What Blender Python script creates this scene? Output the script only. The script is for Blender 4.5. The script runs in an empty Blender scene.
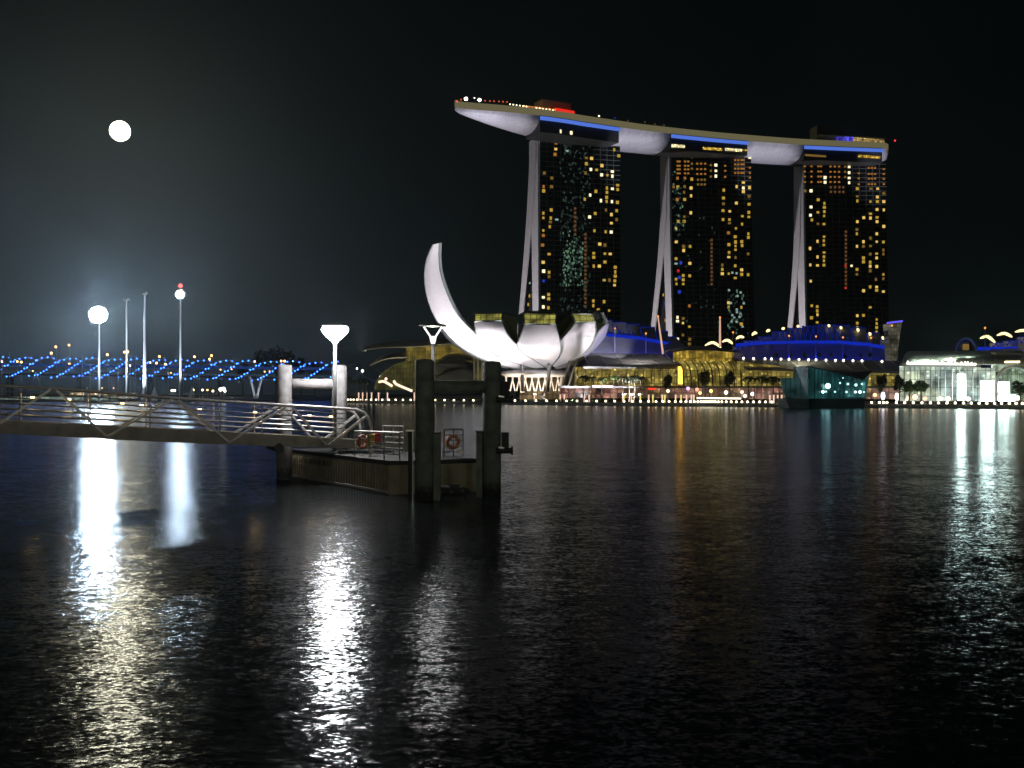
import bpy, math, random
from mathutils import Vector
R = math.radians
rnd = random.Random(11)
C = bpy.context.scene.collection
sc = bpy.context.scene

# ------------------------------------------------------------ camera, sky, exposure
CAM_H, HZ = 4.5, 393.0
cam = bpy.data.objects.new('camera', bpy.data.cameras.new('camera'))
C.objects.link(cam)
cam.location = (0, 0, CAM_H)
cam.rotation_euler = (R(90), 0, 0)
cam.data.lens = 36.0 * 1000 / 1024
cam.data.sensor_width = 36
cam.data.shift_y = (HZ - 384) / 1024
cam.data.clip_start = 0.5
cam.data.clip_end = 20000
sc.camera = cam
sc.view_settings.view_transform = 'Standard'
sc.view_settings.look = 'None'
sc.view_settings.exposure = 0
sc.view_settings.gamma = 1
sc.cycles.use_denoising = True
sc.cycles.max_bounces = 5
sc.cycles.glossy_bounces = 3
sc.cycles.diffuse_bounces = 2
sc.cycles.transparent_max_bounces = 6
sc.cycles.sample_clamp_indirect = 3.0
sc.cycles.blur_glossy = 0.3
sc.cycles.use_light_tree = True

w = bpy.data.worlds.new('World'); sc.world = w; w.use_nodes = True
nt = w.node_tree; nt.nodes.clear()
out = nt.nodes.new('ShaderNodeOutputWorld'); bg = nt.nodes.new('ShaderNodeBackground')
tc = nt.nodes.new('ShaderNodeTexCoord'); sp = nt.nodes.new('ShaderNodeSeparateXYZ')
nt.links.new(tc.outputs['Generated'], sp.inputs[0])
# city glow of a night sky: brighter and bluer low over the left shore
up = nt.nodes.new('ShaderNodeMapRange'); up.inputs[1].default_value = 0.0; up.inputs[2].default_value = 0.34
up.inputs[3].default_value = 1; up.inputs[4].default_value = 0; up.interpolation_type = 'SMOOTHSTEP'
nt.links.new(sp.outputs[2], up.inputs[0])
lf = nt.nodes.new('ShaderNodeMapRange'); lf.inputs[1].default_value = -0.52; lf.inputs[2].default_value = 0.12
lf.inputs[3].default_value = 1; lf.inputs[4].default_value = 0; lf.interpolation_type = 'SMOOTHSTEP'
nt.links.new(sp.outputs[0], lf.inputs[0])
mu = nt.nodes.new('ShaderNodeMath'); mu.operation = 'MULTIPLY'
nt.links.new(up.outputs[0], mu.inputs[0]); nt.links.new(lf.outputs[0], mu.inputs[1])
cl = nt.nodes.new('ShaderNodeTexNoise'); cl.inputs['Scale'].default_value = 3.0; cl.inputs['Detail'].default_value = 4
nt.links.new(tc.outputs['Generated'], cl.inputs['Vector'])
cm = nt.nodes.new('ShaderNodeMapRange'); cm.inputs[1].default_value = .3; cm.inputs[2].default_value = .7
cm.inputs[3].default_value = .75; cm.inputs[4].default_value = 1.2
nt.links.new(cl.outputs[0], cm.inputs[0])
mx = nt.nodes.new('ShaderNodeMix'); mx.data_type = 'RGBA'
mx.inputs[6].default_value = (0.0014, 0.0024, 0.0025, 1)
mx.inputs[7].default_value = (0.0060, 0.0120, 0.0180, 1)
nt.links.new(mu.outputs[0], mx.inputs[0])
nt.links.new(mx.outputs[2], bg.inputs['Color']); nt.links.new(cm.outputs[0], bg.inputs['Strength'])
nt.links.new(bg.outputs[0], out.inputs['Surface'])

# the moon as a light: very weak, from high on the left
sd = bpy.data.lights.new('moonlight', 'SUN'); sd.energy = 0.006; sd.angle = R(0.5); sd.color = (1, .93, .8)
so = bpy.data.objects.new('moonlight', sd); C.objects.link(so)
so.rotation_euler = Vector((0.392 * -1, 1, 0.262)).to_track_quat('Z', 'Y').to_euler()

# unseen fill lights added behind the camera to brighten piles, pontoon and gangway
def fill_light(x, y, z, p):
    l = bpy.data.lights.new('behind_camera_fill', 'POINT'); l.energy = p; l.color = (1, .93, .74); l.shadow_soft_size = .4
    o = bpy.data.objects.new('behind_camera_fill', l); C.objects.link(o); o.location = (x, y, z)
for q in ((-6, -8, 9), (12, -12, 9), (32, -6, 9)): fill_light(*q, 2700)

# ------------------------------------------------------------ helpers
DK = 1.0            # depth factor of the section being built
def P(px, py, D):
    D = D * DK
    return Vector(((px - 512) / 1000 * D, D, CAM_H + (HZ - py) / 1000 * D))
def G(px, D, z=0.0):
    D = D * DK
    return Vector(((px - 512) / 1000 * D, D, z))

ORG = {}
def tag(o, label=None, cat=None, group=None, kind=None):
    if label: o['label'] = label
    if cat: o['category'] = cat
    if group: o['group'] = group
    if kind: o['kind'] = kind
    return o
def thing(name, loc, label, cat, group=None):
    o = bpy.data.objects.new(name, None); C.objects.link(o)
    o.location = loc; o.empty_display_size = .5
    ORG[o.name] = Vector(loc)
    return tag(o, label, cat, group)
def copy_tree(o, parent=None):
    c = o.copy(); C.objects.link(c)
    if parent: c.parent = parent
    for ch in list(o.children): copy_tree(ch, c)
    return c
def org(o):
    while o is not None:
        if o.name in ORG: return ORG[o.name]
        o = o.parent
    return Vector((0, 0, 0))

class M:
    def __init__(s): s.v = []; s.f = []
    def add(s, vs, fs):
        n = len(s.v); s.v += [tuple(v) for v in vs]; s.f += [tuple(i + n for i in f) for f in fs]; return s
    def quad(s, *p): return s.add(p, [tuple(range(len(p)))])
    def box(s, c, size, ax=None, ay=None, az=None):
        c = Vector(c); ax = Vector(ax or (1, 0, 0)); ay = Vector(ay or (0, 1, 0)); az = Vector(az or (0, 0, 1))
        h = [k / 2 for k in size]
        vs = [c + ax * (i * h[0]) + ay * (j * h[1]) + az * (k * h[2]) for k in (-1, 1) for j in (-1, 1) for i in (-1, 1)]
        return s.add(vs, [(0, 2, 3, 1), (4, 5, 7, 6), (0, 1, 5, 4), (2, 6, 7, 3), (0, 4, 6, 2), (1, 3, 7, 5)])
    def bar(s, a, b, wd, ht=None):
        a = Vector(a); b = Vector(b); d = b - a; L = d.length; d.normalize()
        up = Vector((0, 0, 1)) if abs(d.z) < .95 else Vector((0, 1, 0))
        x = d.cross(up).normalized(); z = x.cross(d).normalized()
        return s.box((a + b) / 2, (wd, L, ht or wd), x, d, z)
    def tube(s, pts, r, n=8):
        pts = [Vector(p) for p in pts]; rs = r if isinstance(r, (list, tuple)) else [r] * len(pts)
        vs = []; fs = []; ref = None
        for i, p in enumerate(pts):
            d = (pts[min(i + 1, len(pts) - 1)] - pts[max(i - 1, 0)]).normalized()
            if ref is None: ref = Vector((0, 0, 1)) if abs(d.z) < .9 else Vector((0, 1, 0))
            x = d.cross(ref).normalized(); y = x.cross(d).normalized(); ref = y
            for k in range(n):
                a = 2 * math.pi * k / n
                vs.append(p + (x * math.cos(a) + y * math.sin(a)) * rs[i])
        for i in range(len(pts) - 1):
            for k in range(n):
                fs.append((i * n + k, i * n + (k + 1) % n, (i + 1) * n + (k + 1) % n, (i + 1) * n + k))
        fs.append(tuple(range(n - 1, -1, -1))); fs.append(tuple((len(pts) - 1) * n + k for k in range(n)))
        return s.add(vs, fs)
    def lathe(s, c, prof, n=16):
        c = Vector(c); vs = []; fs = []
        for (r, z) in prof:
            for k in range(n):
                a = 2 * math.pi * k / n; vs.append(c + Vector((r * math.cos(a), r * math.sin(a), z)))
        for i in range(len(prof) - 1):
            for k in range(n): fs.append((i * n + k, i * n + (k + 1) % n, (i + 1) * n + (k + 1) % n, (i + 1) * n + k))
        fs.append(tuple(range(n - 1, -1, -1))); fs.append(tuple((len(prof) - 1) * n + k for k in range(n)))
        return s.add(vs, fs)
    def ball(s, c, r, n=10, sq=1.0):
        m = n // 2
        return s.lathe(c, [(max(r * math.sin(math.pi * i / m), r * .02), -r * sq * math.cos(math.pi * i / m)) for i in range(m + 1)], n)
    def slab(s, poly, off):            # closed prism: polygon of 3-D points pushed by vector off
        poly = [Vector(p) for p in poly]; off = Vector(off); n = len(poly)
        vs = poly + [p + off for p in poly]
        fs = [tuple(range(n)), tuple(range(2 * n - 1, n - 1, -1))] + [(i, i + n, (i + 1) % n + n, (i + 1) % n) for i in range(n)]
        return s.add(vs, fs)
    def grid(s, rows):                 # rows of equal-length point lists
        m = len(rows[0]); vs = [p for r in rows for p in r]
        return s.add(vs, [(i * m + j, i * m + j + 1, (i + 1) * m + j + 1, (i + 1) * m + j) for i in range(len(rows) - 1) for j in range(m - 1)])
    def torus(s, c, Rr, r, ax, ay, n=20, k=6):
        c = Vector(c); ax = Vector(ax).normalized(); ay = Vector(ay).normalized(); az = ax.cross(ay)
        vs = []; fs = []
        for i in range(n):
            a = 2 * math.pi * i / n; d = ax * math.cos(a) + ay * math.sin(a)
            for j in range(k):
                b = 2 * math.pi * j / k; vs.append(c + d * (Rr + r * math.cos(b)) + az * (r * math.sin(b)))
        for i in range(n):
            for j in range(k): fs.append((i * k + j, ((i + 1) % n) * k + j, ((i + 1) % n) * k + (j + 1) % k, i * k + (j + 1) % k))
        return s.add(vs, fs)
    def build(s, name, mat, parent=None, smooth=False, thick=None, **kw):
        me = bpy.data.meshes.new(name); o0 = org(parent) if parent is not None else Vector((0, 0, 0))
        if parent is None and s.v:
            xs = [v[0] for v in s.v]; ys = [v[1] for v in s.v]; zs = [v[2] for v in s.v]
            o0 = Vector(((min(xs) + max(xs)) / 2, (min(ys) + max(ys)) / 2, min(zs)))
        me.from_pydata([(v[0] - o0.x, v[1] - o0.y, v[2] - o0.z) for v in s.v], [], s.f)
        me.materials.append(mat)
        if smooth: me.polygons.foreach_set('use_smooth', [True] * len(me.polygons))
        me.update()
        o = bpy.data.objects.new(name, me); C.objects.link(o)
        if parent is not None: o.parent = parent
        else: o.location = o0; ORG[o.name] = o0
        if thick:
            md = o.modifiers.new('thickness', 'SOLIDIFY'); md.thickness = thick; md.offset = -1
        if kw: tag(o, **kw)
        return o

_m = {}
def mat(name, col, rough=.6, metal=0, var=.25, scale=3.0, bump=0.0, spec=.5):
    if name in _m: return _m[name]
    m = bpy.data.materials.new(name); m.use_nodes = True; t = m.node_tree; b = t.nodes['Principled BSDF']
    b.inputs['Roughness'].default_value = rough; b.inputs['Metallic'].default_value = metal
    b.inputs['Specular IOR Level'].default_value = spec
    tc = t.nodes.new('ShaderNodeTexCoord'); n = t.nodes.new('ShaderNodeTexNoise')
    n.inputs['Scale'].default_value = scale; n.inputs['Detail'].default_value = 6
    t.links.new(tc.outputs['Object'], n.inputs['Vector'])
    cr = t.nodes.new('ShaderNodeMix'); cr.data_type = 'RGBA'
    cr.inputs[6].default_value = (*[c * (1 - var) for c in col], 1); cr.inputs[7].default_value = (*[min(1, c * (1 + var)) for c in col], 1)
    mr = t.nodes.new('ShaderNodeMapRange'); mr.inputs[1].default_value = .3; mr.inputs[2].default_value = .7
    t.links.new(n.outputs[0], mr.inputs[0]); t.links.new(mr.outputs[0], cr.inputs[0]); t.links.new(cr.outputs[2], b.inputs['Base Color'])
    if bump:
        bp = t.nodes.new('ShaderNodeBump'); bp.inputs['Strength'].default_value = bump; bp.inputs['Distance'].default_value = .05
        t.links.new(n.outputs[0], bp.inputs['Height']); t.links.new(bp.outputs[0], b.inputs['Normal'])
    _m[name] = m; return m
def em(name, col, s=1.0):
    if name in _m: return _m[name]
    m = bpy.data.materials.new(name); m.use_nodes = True; t = m.node_tree; t.nodes.clear()
    o = t.nodes.new('ShaderNodeOutputMaterial'); e = t.nodes.new('ShaderNodeEmission')
    e.inputs[0].default_value = (*col, 1); e.inputs[1].default_value = s
    t.links.new(e.outputs[0], o.inputs[0]); _m[name] = m; return m
def litglass(name, col, s, sx, sz, dark=.35, hot=1.0, hotcol=None):
    """panes of glass with a lit interior behind: each pane has its own brightness, thin dark frames between"""
    if name in _m: return _m[name]
    m = bpy.data.materials.new(name); m.use_nodes = True; t = m.node_tree; t.nodes.clear()
    o = t.nodes.new('ShaderNodeOutputMaterial'); e = t.nodes.new('ShaderNodeEmission'); g = t.nodes.new('ShaderNodeBsdfGlossy')
    g.inputs['Roughness'].default_value = .15; g.inputs['Color'].default_value = (.1, .1, .1, 1)
    ad = t.nodes.new('ShaderNodeAddShader')
    tc = t.nodes.new('ShaderNodeTexCoord'); s3 = t.nodes.new('ShaderNodeSeparateXYZ'); cb = t.nodes.new('ShaderNodeCombineXYZ')
    t.links.new(tc.outputs['Object'], s3.inputs[0]); t.links.new(s3.outputs[0], cb.inputs[0]); t.links.new(s3.outputs[2], cb.inputs[1])
    br = t.nodes.new('ShaderNodeTexBrick'); br.offset = 0; br.inputs['Scale'].default_value = 1
    br.inputs['Brick Width'].default_value = sx; br.inputs['Row Height'].default_value = sz
    br.inputs['Mortar Size'].default_value = min(sx, sz) * .07; br.inputs['Mortar Smooth'].default_value = .2
    br.inputs['Color1'].default_value = (dark, dark, dark, 1); br.inputs['Color2'].default_value = (1, 1, 1, 1)
    br.inputs['Mortar'].default_value = (.16, .16, .16, 1)
    t.links.new(cb.outputs[0], br.inputs['Vector'])
    n = t.nodes.new('ShaderNodeTexNoise'); n.inputs['Scale'].default_value = .22; n.inputs['Detail'].default_value = 5
    t.links.new(cb.outputs[0], n.inputs['Vector'])
    mr = t.nodes.new('ShaderNodeMapRange'); mr.inputs[1].default_value = .3; mr.inputs[2].default_value = .72
    mr.inputs[3].default_value = .12; mr.inputs[4].default_value = 1.75
    t.links.new(n.outputs[0], mr.inputs[0])
    # small bright ceiling lamps and shop fronts seen through the glass
    vo = t.nodes.new('ShaderNodeTexVoronoi'); vo.inputs['Scale'].default_value = .6; t.links.new(cb.outputs[0], vo.inputs['Vector'])
    vr = t.nodes.new('ShaderNodeMapRange'); vr.inputs[1].default_value = .12; vr.inputs[2].default_value = .34
    vr.inputs[3].default_value = hot; vr.inputs[4].default_value = 0
    t.links.new(vo.outputs['Distance'], vr.inputs[0])
    a = t.nodes.new('ShaderNodeMath'); a.operation = 'ADD'; t.links.new(mr.outputs[0], a.inputs[0]); t.links.new(vr.outputs[0], a.inputs[1])
    mm = t.nodes.new('ShaderNodeMath'); mm.operation = 'MULTIPLY'; t.links.new(br.outputs[0], mm.inputs[0]); t.links.new(a.outputs[0], mm.inputs[1])
    m2 = t.nodes.new('ShaderNodeMath'); m2.operation = 'MULTIPLY'; m2.inputs[1].default_value = s; t.links.new(mm.outputs[0], m2.inputs[0])
    if hotcol:
        cx = t.nodes.new('ShaderNodeMix'); cx.data_type = 'RGBA'; cx.inputs[6].default_value = (*col, 1); cx.inputs[7].default_value = (*hotcol, 1)
        n2 = t.nodes.new('ShaderNodeTexNoise'); n2.inputs['Scale'].default_value = .09; t.links.new(cb.outputs[0], n2.inputs['Vector'])
        r2 = t.nodes.new('ShaderNodeMapRange'); r2.inputs[1].default_value = .4; r2.inputs[2].default_value = .62; t.links.new(n2.outputs[0], r2.inputs[0])
        t.links.new(r2.outputs[0], cx.inputs[0]); t.links.new(cx.outputs[2], e.inputs[0])
    else: e.inputs[0].default_value = (*col, 1)
    t.links.new(m2.outputs[0], e.inputs[1])
    t.links.new(e.outputs[0], ad.inputs[0]); t.links.new(g.outputs[0], ad.inputs[1]); t.links.new(ad.outputs[0], o.inputs[0])
    _m[name] = m; return m
def lamp(kind, name, loc, power, col=(1, 1, 1), target=None, angle=40, radius=.3, blend=.6, parent=None):
    l = bpy.data.lights.new(name, kind); l.energy = power; l.color = col
    l.shadow_soft_size = radius
    if kind == 'SPOT': l.spot_size = R(angle); l.spot_blend = blend
    o = bpy.data.objects.new(name, l); C.objects.link(o); o.location = loc
    if target is not None: o.rotation_euler = (Vector(target) - Vector(loc)).to_track_quat('-Z', 'Y').to_euler()
    return o

# materials
concrete = mat('concrete', (.36, .36, .35), .85, var=.3, scale=2.5, bump=.4)
dark_concrete = mat('stained_concrete', (.13, .155, .13), .8, var=.35, scale=2.0, bump=.5)
steel = mat('brushed_steel', (.55, .55, .54), .32, .9, var=.15, scale=8)
painted = mat('painted_steel', (.45, .46, .46), .45, .2, var=.1, scale=5)
black = mat('dark_rubber', (.02, .022, .022), .7, var=.3, scale=6, bump=.3)
white_clad = mat('white_cladding', (.8, .79, .8), .45, var=.04, scale=.6)
blade_mat = mat('light_render', (.62, .6, .63), .7, var=.08, scale=.3)
hull_mat = mat('hull_cladding', (.72, .71, .75), .4, var=.06, scale=.4)
tan_mat = mat('tan_parapet', (.55, .5, .33), .5, var=.1, scale=.5)
roof_grey = mat('grey_metal_roof', (.24, .25, .26), .5, .2, var=.12, scale=.5)
dark_roof = mat('dark_roof', (.05, .055, .055), .6, var=.2, scale=.8)
facade_mat = mat('dark_facade_glass', (.006, .008, .008), .25, var=.3, scale=.5)
leaf_mat = mat('leaf_green', (.055, .10, .03), .6, var=.5, scale=1.5)
leaf_dark = mat('leaf_dark_green', (.02, .035, .018), .6, var=.5, scale=1.5)
bark = mat('bark', (.12, .09, .06), .9, var=.3, scale=4)
paving = mat('paving', (.22, .21, .2), .85, var=.2, scale=.8)
seawall_mat = mat('seawall_stone', (.34, .38, .38), .8, var=.3, scale=.6)
frame_mat = mat('window_framing', (.10, .10, .09), .5, .4, var=.15, scale=2)

def add_tide(m, z0):
    # algae and wet dark band up to the tide line, ragged at its edge
    t = m.node_tree; b = t.nodes['Principled BSDF']; src = b.inputs['Base Color'].links[0].from_socket
    tc = t.nodes.new('ShaderNodeTexCoord'); s3 = t.nodes.new('ShaderNodeSeparateXYZ'); t.links.new(tc.outputs['Object'], s3.inputs[0])
    n = t.nodes.new('ShaderNodeTexNoise'); n.inputs['Scale'].default_value = 4; n.inputs['Detail'].default_value = 5; t.links.new(tc.outputs['Object'], n.inputs['Vector'])
    a = t.nodes.new('ShaderNodeMath'); a.operation = 'MULTIPLY_ADD'; a.inputs[1].default_value = .8; t.links.new(n.outputs[0], a.inputs[0]); t.links.new(s3.outputs[2], a.inputs[2])
    r = t.nodes.new('ShaderNodeMapRange'); r.inputs[1].default_value = z0; r.inputs[2].default_value = z0 + .25; t.links.new(a.outputs[0], r.inputs[0])
    x = t.nodes.new('ShaderNodeMix'); x.data_type = 'RGBA'; x.inputs[6].default_value = (.025, .033, .02, 1); t.links.new(r.outputs[0], x.inputs[0]); t.links.new(src, x.inputs[7])
    t.links.new(x.outputs[2], b.inputs['Base Color'])
def add_panels(m, sx, sy, amt):
    t = m.node_tree; b = t.nodes['Principled BSDF']; src = b.inputs['Base Color'].links[0].from_socket
    tc = t.nodes.new('ShaderNodeTexCoord'); br = t.nodes.new('ShaderNodeTexBrick'); br.inputs['Scale'].default_value = 1; br.offset = 0
    br.inputs['Brick Width'].default_value = sx; br.inputs['Row Height'].default_value = sy; br.inputs['Mortar Size'].default_value = .12
    br.inputs['Color1'].default_value = (1 - amt * .4,) * 3 + (1,); br.inputs['Color2'].default_value = (1, 1, 1, 1); br.inputs['Mortar'].default_value = (1 - amt,) * 3 + (1,)
    t.links.new(tc.outputs['Object'], br.inputs['Vector'])
    x = t.nodes.new('ShaderNodeMix'); x.data_type = 'RGBA'; x.blend_type = 'MULTIPLY'; x.inputs[0].default_value = 1
    t.links.new(src, x.inputs[6]); t.links.new(br.outputs[0], x.inputs[7]); t.links.new(x.outputs[2], b.inputs['Base Color'])
add_panels(hull_mat, 6.0, 3.0, .22)
pile_pale = mat('pile_concrete', (.19, .19, .195), .85, var=.3, scale=2.5, bump=.4); pile_shaded = mat('pile_shaded_concrete', (.13, .155, .13), .8, var=.4, scale=2.0, bump=.5)  # darker copy: shade on the unlit front piles put into the colour
add_tide(pile_pale, 2.3); add_tide(pile_shaded, 2.3)

# ------------------------------------------------------------ water
wm = bpy.data.materials.new('bay_water'); wm.use_nodes = True; t = wm.node_tree; b = t.nodes['Principled BSDF']
b.inputs['Base Color'].default_value = (.0015, .0022, .0025, 1); b.inputs['IOR'].default_value = 1.33
b.inputs['Roughness'].default_value = .13
tc = t.nodes.new('ShaderNodeTexCoord')
geo = t.nodes.new('ShaderNodeNewGeometry')
def wave(scale, sy, amp, detail=3):
    mp = t.nodes.new('ShaderNodeMapping'); mp.inputs['Scale'].default_value = (scale, scale * sy, 1)
    mp.inputs['Rotation'].default_value = (0, 0, R(rnd.uniform(-14, 14)))
    t.links.new(tc.outputs['Object'], mp.inputs['Vector'])
    n = t.nodes.new('ShaderNodeTexNoise'); n.inputs['Detail'].default_value = detail; n.inputs['Scale'].default_value = 1
    n.inputs['Roughness'].default_value = .6
    t.links.new(mp.outputs[0], n.inputs['Vector'])
    sb = t.nodes.new('ShaderNodeVectorMath'); sb.operation = 'SUBTRACT'; sb.inputs[1].default_value = (.5, .5, .5)
    t.links.new(n.outputs['Color'], sb.inputs[0])
    ml = t.nodes.new('ShaderNodeVectorMath'); ml.operation = 'MULTIPLY'; ml.inputs[1].default_value = (amp, amp, 0)
    t.links.new(sb.outputs[0], ml.inputs[0]); return ml
WAVE = .34
a1 = wave(2.6, 1.8, WAVE * .6); a2 = wave(10.0, 1.5, WAVE); a3 = wave(.35, 1.8, WAVE * .2, 2)
s1 = t.nodes.new('ShaderNodeVectorMath'); s1.operation = 'ADD'; t.links.new(a1.outputs[0], s1.inputs[0]); t.links.new(a2.outputs[0], s1.inputs[1])
s2 = t.nodes.new('ShaderNodeVectorMath'); s2.operation = 'ADD'; t.links.new(s1.outputs[0], s2.inputs[0]); t.links.new(a3.outputs[0], s2.inputs[1])
# calmer and choppier patches
pn = t.nodes.new('ShaderNodeTexNoise'); pn.inputs['Scale'].default_value = .03; pn.inputs['Detail'].default_value = 3
t.links.new(tc.outputs['Object'], pn.inputs['Vector'])
pr = t.nodes.new('ShaderNodeMapRange'); pr.inputs[1].default_value = .3; pr.inputs[2].default_value = .7; pr.inputs[3].default_value = .62; pr.inputs[4].default_value = 1.25
t.links.new(pn.outputs[0], pr.inputs[0])
s4 = t.nodes.new('ShaderNodeVectorMath'); s4.operation = 'SCALE'; t.links.new(s2.outputs[0], s4.inputs[0]); t.links.new(pr.outputs[0], s4.inputs['Scale'])
s3 = t.nodes.new('ShaderNodeVectorMath'); s3.operation = 'ADD'; t.links.new(s4.outputs[0], s3.inputs[0]); s3.inputs[1].default_value = (0, 0, 1)
nn = t.nodes.new('ShaderNodeVectorMath'); nn.operation = 'NORMALIZE'; t.links.new(s3.outputs[0], nn.inputs[0])
# silty water: mirror strength below that of clean water, dark body underneath
fr = t.nodes.new('ShaderNodeFresnel'); fr.inputs['IOR'].default_value = 1.33; t.links.new(nn.outputs[0], fr.inputs['Normal'])
gl = t.nodes.new('ShaderNodeBsdfGlossy'); gl.inputs['Roughness'].default_value = .16; gl.inputs['Color'].default_value = (.56, .60, .62, 1)
t.links.new(nn.outputs[0], gl.inputs['Normal'])
df = t.nodes.new('ShaderNodeBsdfDiffuse'); df.inputs['Color'].default_value = (.002, .004, .005, 1)
ms = t.nodes.new('ShaderNodeMixShader'); t.links.new(fr.outputs[0], ms.inputs[0]); t.links.new(df.outputs[0], ms.inputs[1]); t.links.new(gl.outputs[0], ms.inputs[2])
t.links.new(ms.outputs[0], t.nodes['Material Output'].inputs['Surface']); t.nodes.remove(b)
M().quad((-6000, -60, 0), (6000, -60, 0), (6000, 9000, 0), (-6000, 9000, 0)).build('water', wm, label='dark rippled bay water with long light reflections', kind='structure')

# ------------------------------------------------------------ far land and promenade
edge = [G(335, 440), G(430, 412), G(520, 380), G(640, 346), G(785, 319), G(875, 304), G(1030, 277), G(1200, 240)]
def shore(name, pts, z0, z1, back, m, **kw):
    poly = [Vector((p.x, p.y, z0)) for p in pts] + [Vector((back[1], back[2], z0)), Vector((back[0], back[2], z0))]
    return M().slab(poly, (0, 0, z1 - z0)).build(name, m, **kw)
shore('ground', edge, -1, .9, (-130, 700, 1500), paving, kind='structure', label='paved waterfront land below the hotel and malls')
# seawall kerb
mb = M()
for i in range(len(edge) - 1):
    a, b2 = edge[i], edge[i + 1]
    d = (b2 - a).normalized(); n = Vector((d.y, -d.x, 0))
    mb.bar(a + n * .3 + Vector((0, 0, .25)), b2 + n * .3 + Vector((0, 0, .25)), .6, 1.9)
mb.build('promenade_seawall', seawall_mat, label='low grey stone seawall along the lit promenade', cat='seawall')
pl = [G(-400, 520), G(0, 500), G(240, 520), G(300, 560)]
shore('land', pl, -1, 1.0, (-600, -180, 640), paving, kind='structure', label='low floating platform behind the footbridge')
M().slab([G(-800, 1300, -1), G(330, 1300, -1), G(500, 2600, -1), G(-1200, 2600, -1)], (0, 0, 3)).build('far_shore', dark_concrete, kind='structure', label='far dark shore on the left horizon')

# ------------------------------------------------------------ moon
mo = em('moon_glow', (1, .90, .66), 170)
M().ball(P(120, 131, 6000), 57, 32).build('moon', mo, smooth=True, label='full bright moon high in the left sky', cat='moon')
# ------------------------------------------------------------ hotel towers
WY = em('window_yellow', (.56, .36, .05), .85); WD = em('window_dim', (.24, .14, .03), .75); WO = em('window_orange', (.46, .19, .035), .75)
WB = em('window_bright', (.9, .60, .15), .95); WW_ = em('window_white', (1, .88, .55), 1.4); WC = em('window_or_reflection_cool', (.25, .36, .34), 1.0)
WBL = em('window_blue', (.02, .05, .5), 1.0); WR = em('window_red', (.5, .02, .02), 1.0); WF = em('window_faint', (.11, .05, .02), 1.0)
REFL_G = em('reflection_green', (.10, .19, .12), 1.0); REFL_X = em('reflection_faint_green', (.022, .040, .032), 1.0)  # both greens paint reflections in the facade glass
KEY = {'y': WY, 'd': WD, 'o': WO, 'Y': WB, 'W': WW_, 'c': WC, 'B': WBL, 'R': WR, 'f': WF, 'g': REFL_G, 'x': REFL_X}
def conv(ox, oy, lst, k=768 / 110):
    return [(ox + a / k, oy + b / k, c) for a, b, c in lst]
T1 = conv(520, 120, [(308,78,'W'),(362,90,'Y'),(252,160,'o'),(250,203,'Y'),(245,240,'o'),(328,216,'c'),(170,370,'d'),(222,405,'d'),(165,465,'o'),(165,495,'y'),(220,465,'d'),(218,628,'y'),(163,650,'y'),(163,683,'y'),(215,685,'y'),(212,712,'d'),(208,745,'y'),(257,695,'c'),(463,265,'d'),(500,268,'Y'),(463,305,'y'),(495,345,'W'),(458,370,'d'),(535,348,'y'),(572,318,'Y'),(570,383,'W'),(610,385,'y'),(645,360,'W'),(645,392,'W'),(658,165,'Y'),(658,208,'y'),(693,175,'Y'),(690,250,'y'),(682,455,'y'),(682,485,'y'),(645,480,'W'),(607,475,'y'),(607,505,'y'),(605,540,'y'),(605,568,'y'),(530,498,'y'),(490,524,'W'),(452,553,'y'),(565,563,'W'),(642,570,'W'),(680,575,'y'),(675,633,'y'),(600,628,'d'),(638,660,'Y'),(525,652,'y'),(486,677,'W'),(675,695,'d'),(638,720,'Y'),(205,42,'c'),(360,60,'c')])
T1 += conv(520, 220, [(520,75,'y'),(598,82,'y'),(637,84,'W'),(557,168,'Y'),(593,175,'d'),(593,235,'y'),(630,237,'Y'),(515,232,'y'),(515,260,'y'),(515,322,'y'),(554,322,'Y'),(593,293,'y'),(665,330,'y'),(665,362,'y'),(665,392,'y'),(662,425,'y'),(660,455,'Y'),(588,420,'y'),(625,420,'d'),(512,565,'y'),(512,598,'y'),(587,570,'y'),(547,628,'y'),(622,632,'y'),(510,655,'y'),(163,73,'y'),(163,108,'o'),(158,175,'o'),(162,295,'Y'),(165,357,'W'),(203,238,'y'),(203,365,'y'),(203,395,'d'),(163,540,'W'),(163,607,'W'),(200,520,'y'),(200,550,'y'),(198,613,'y'),(165,425,'B')])
T1L = conv(520, 220, [(68,160,'y'),(68,440,'c'),(65,530,'y'),(85,530,'d'),(57,590,'y')])
T1S = conv(520, 220, [(457, 100 + 28 * i, 'f') for i in range(19)] + [(385, -80 + 30 * i, 'f') for i in range(7)])
rr = random.Random(5)
for i in range(150):                                      # greenish glowing specks painting city-light reflections in the facade glass
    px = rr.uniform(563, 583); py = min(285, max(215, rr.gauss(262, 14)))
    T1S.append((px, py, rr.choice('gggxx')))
for i in range(230): T1S.append((rr.uniform(560, 590), rr.uniform(140, 318), 'x'))  # more faint painted reflection specks
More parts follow.
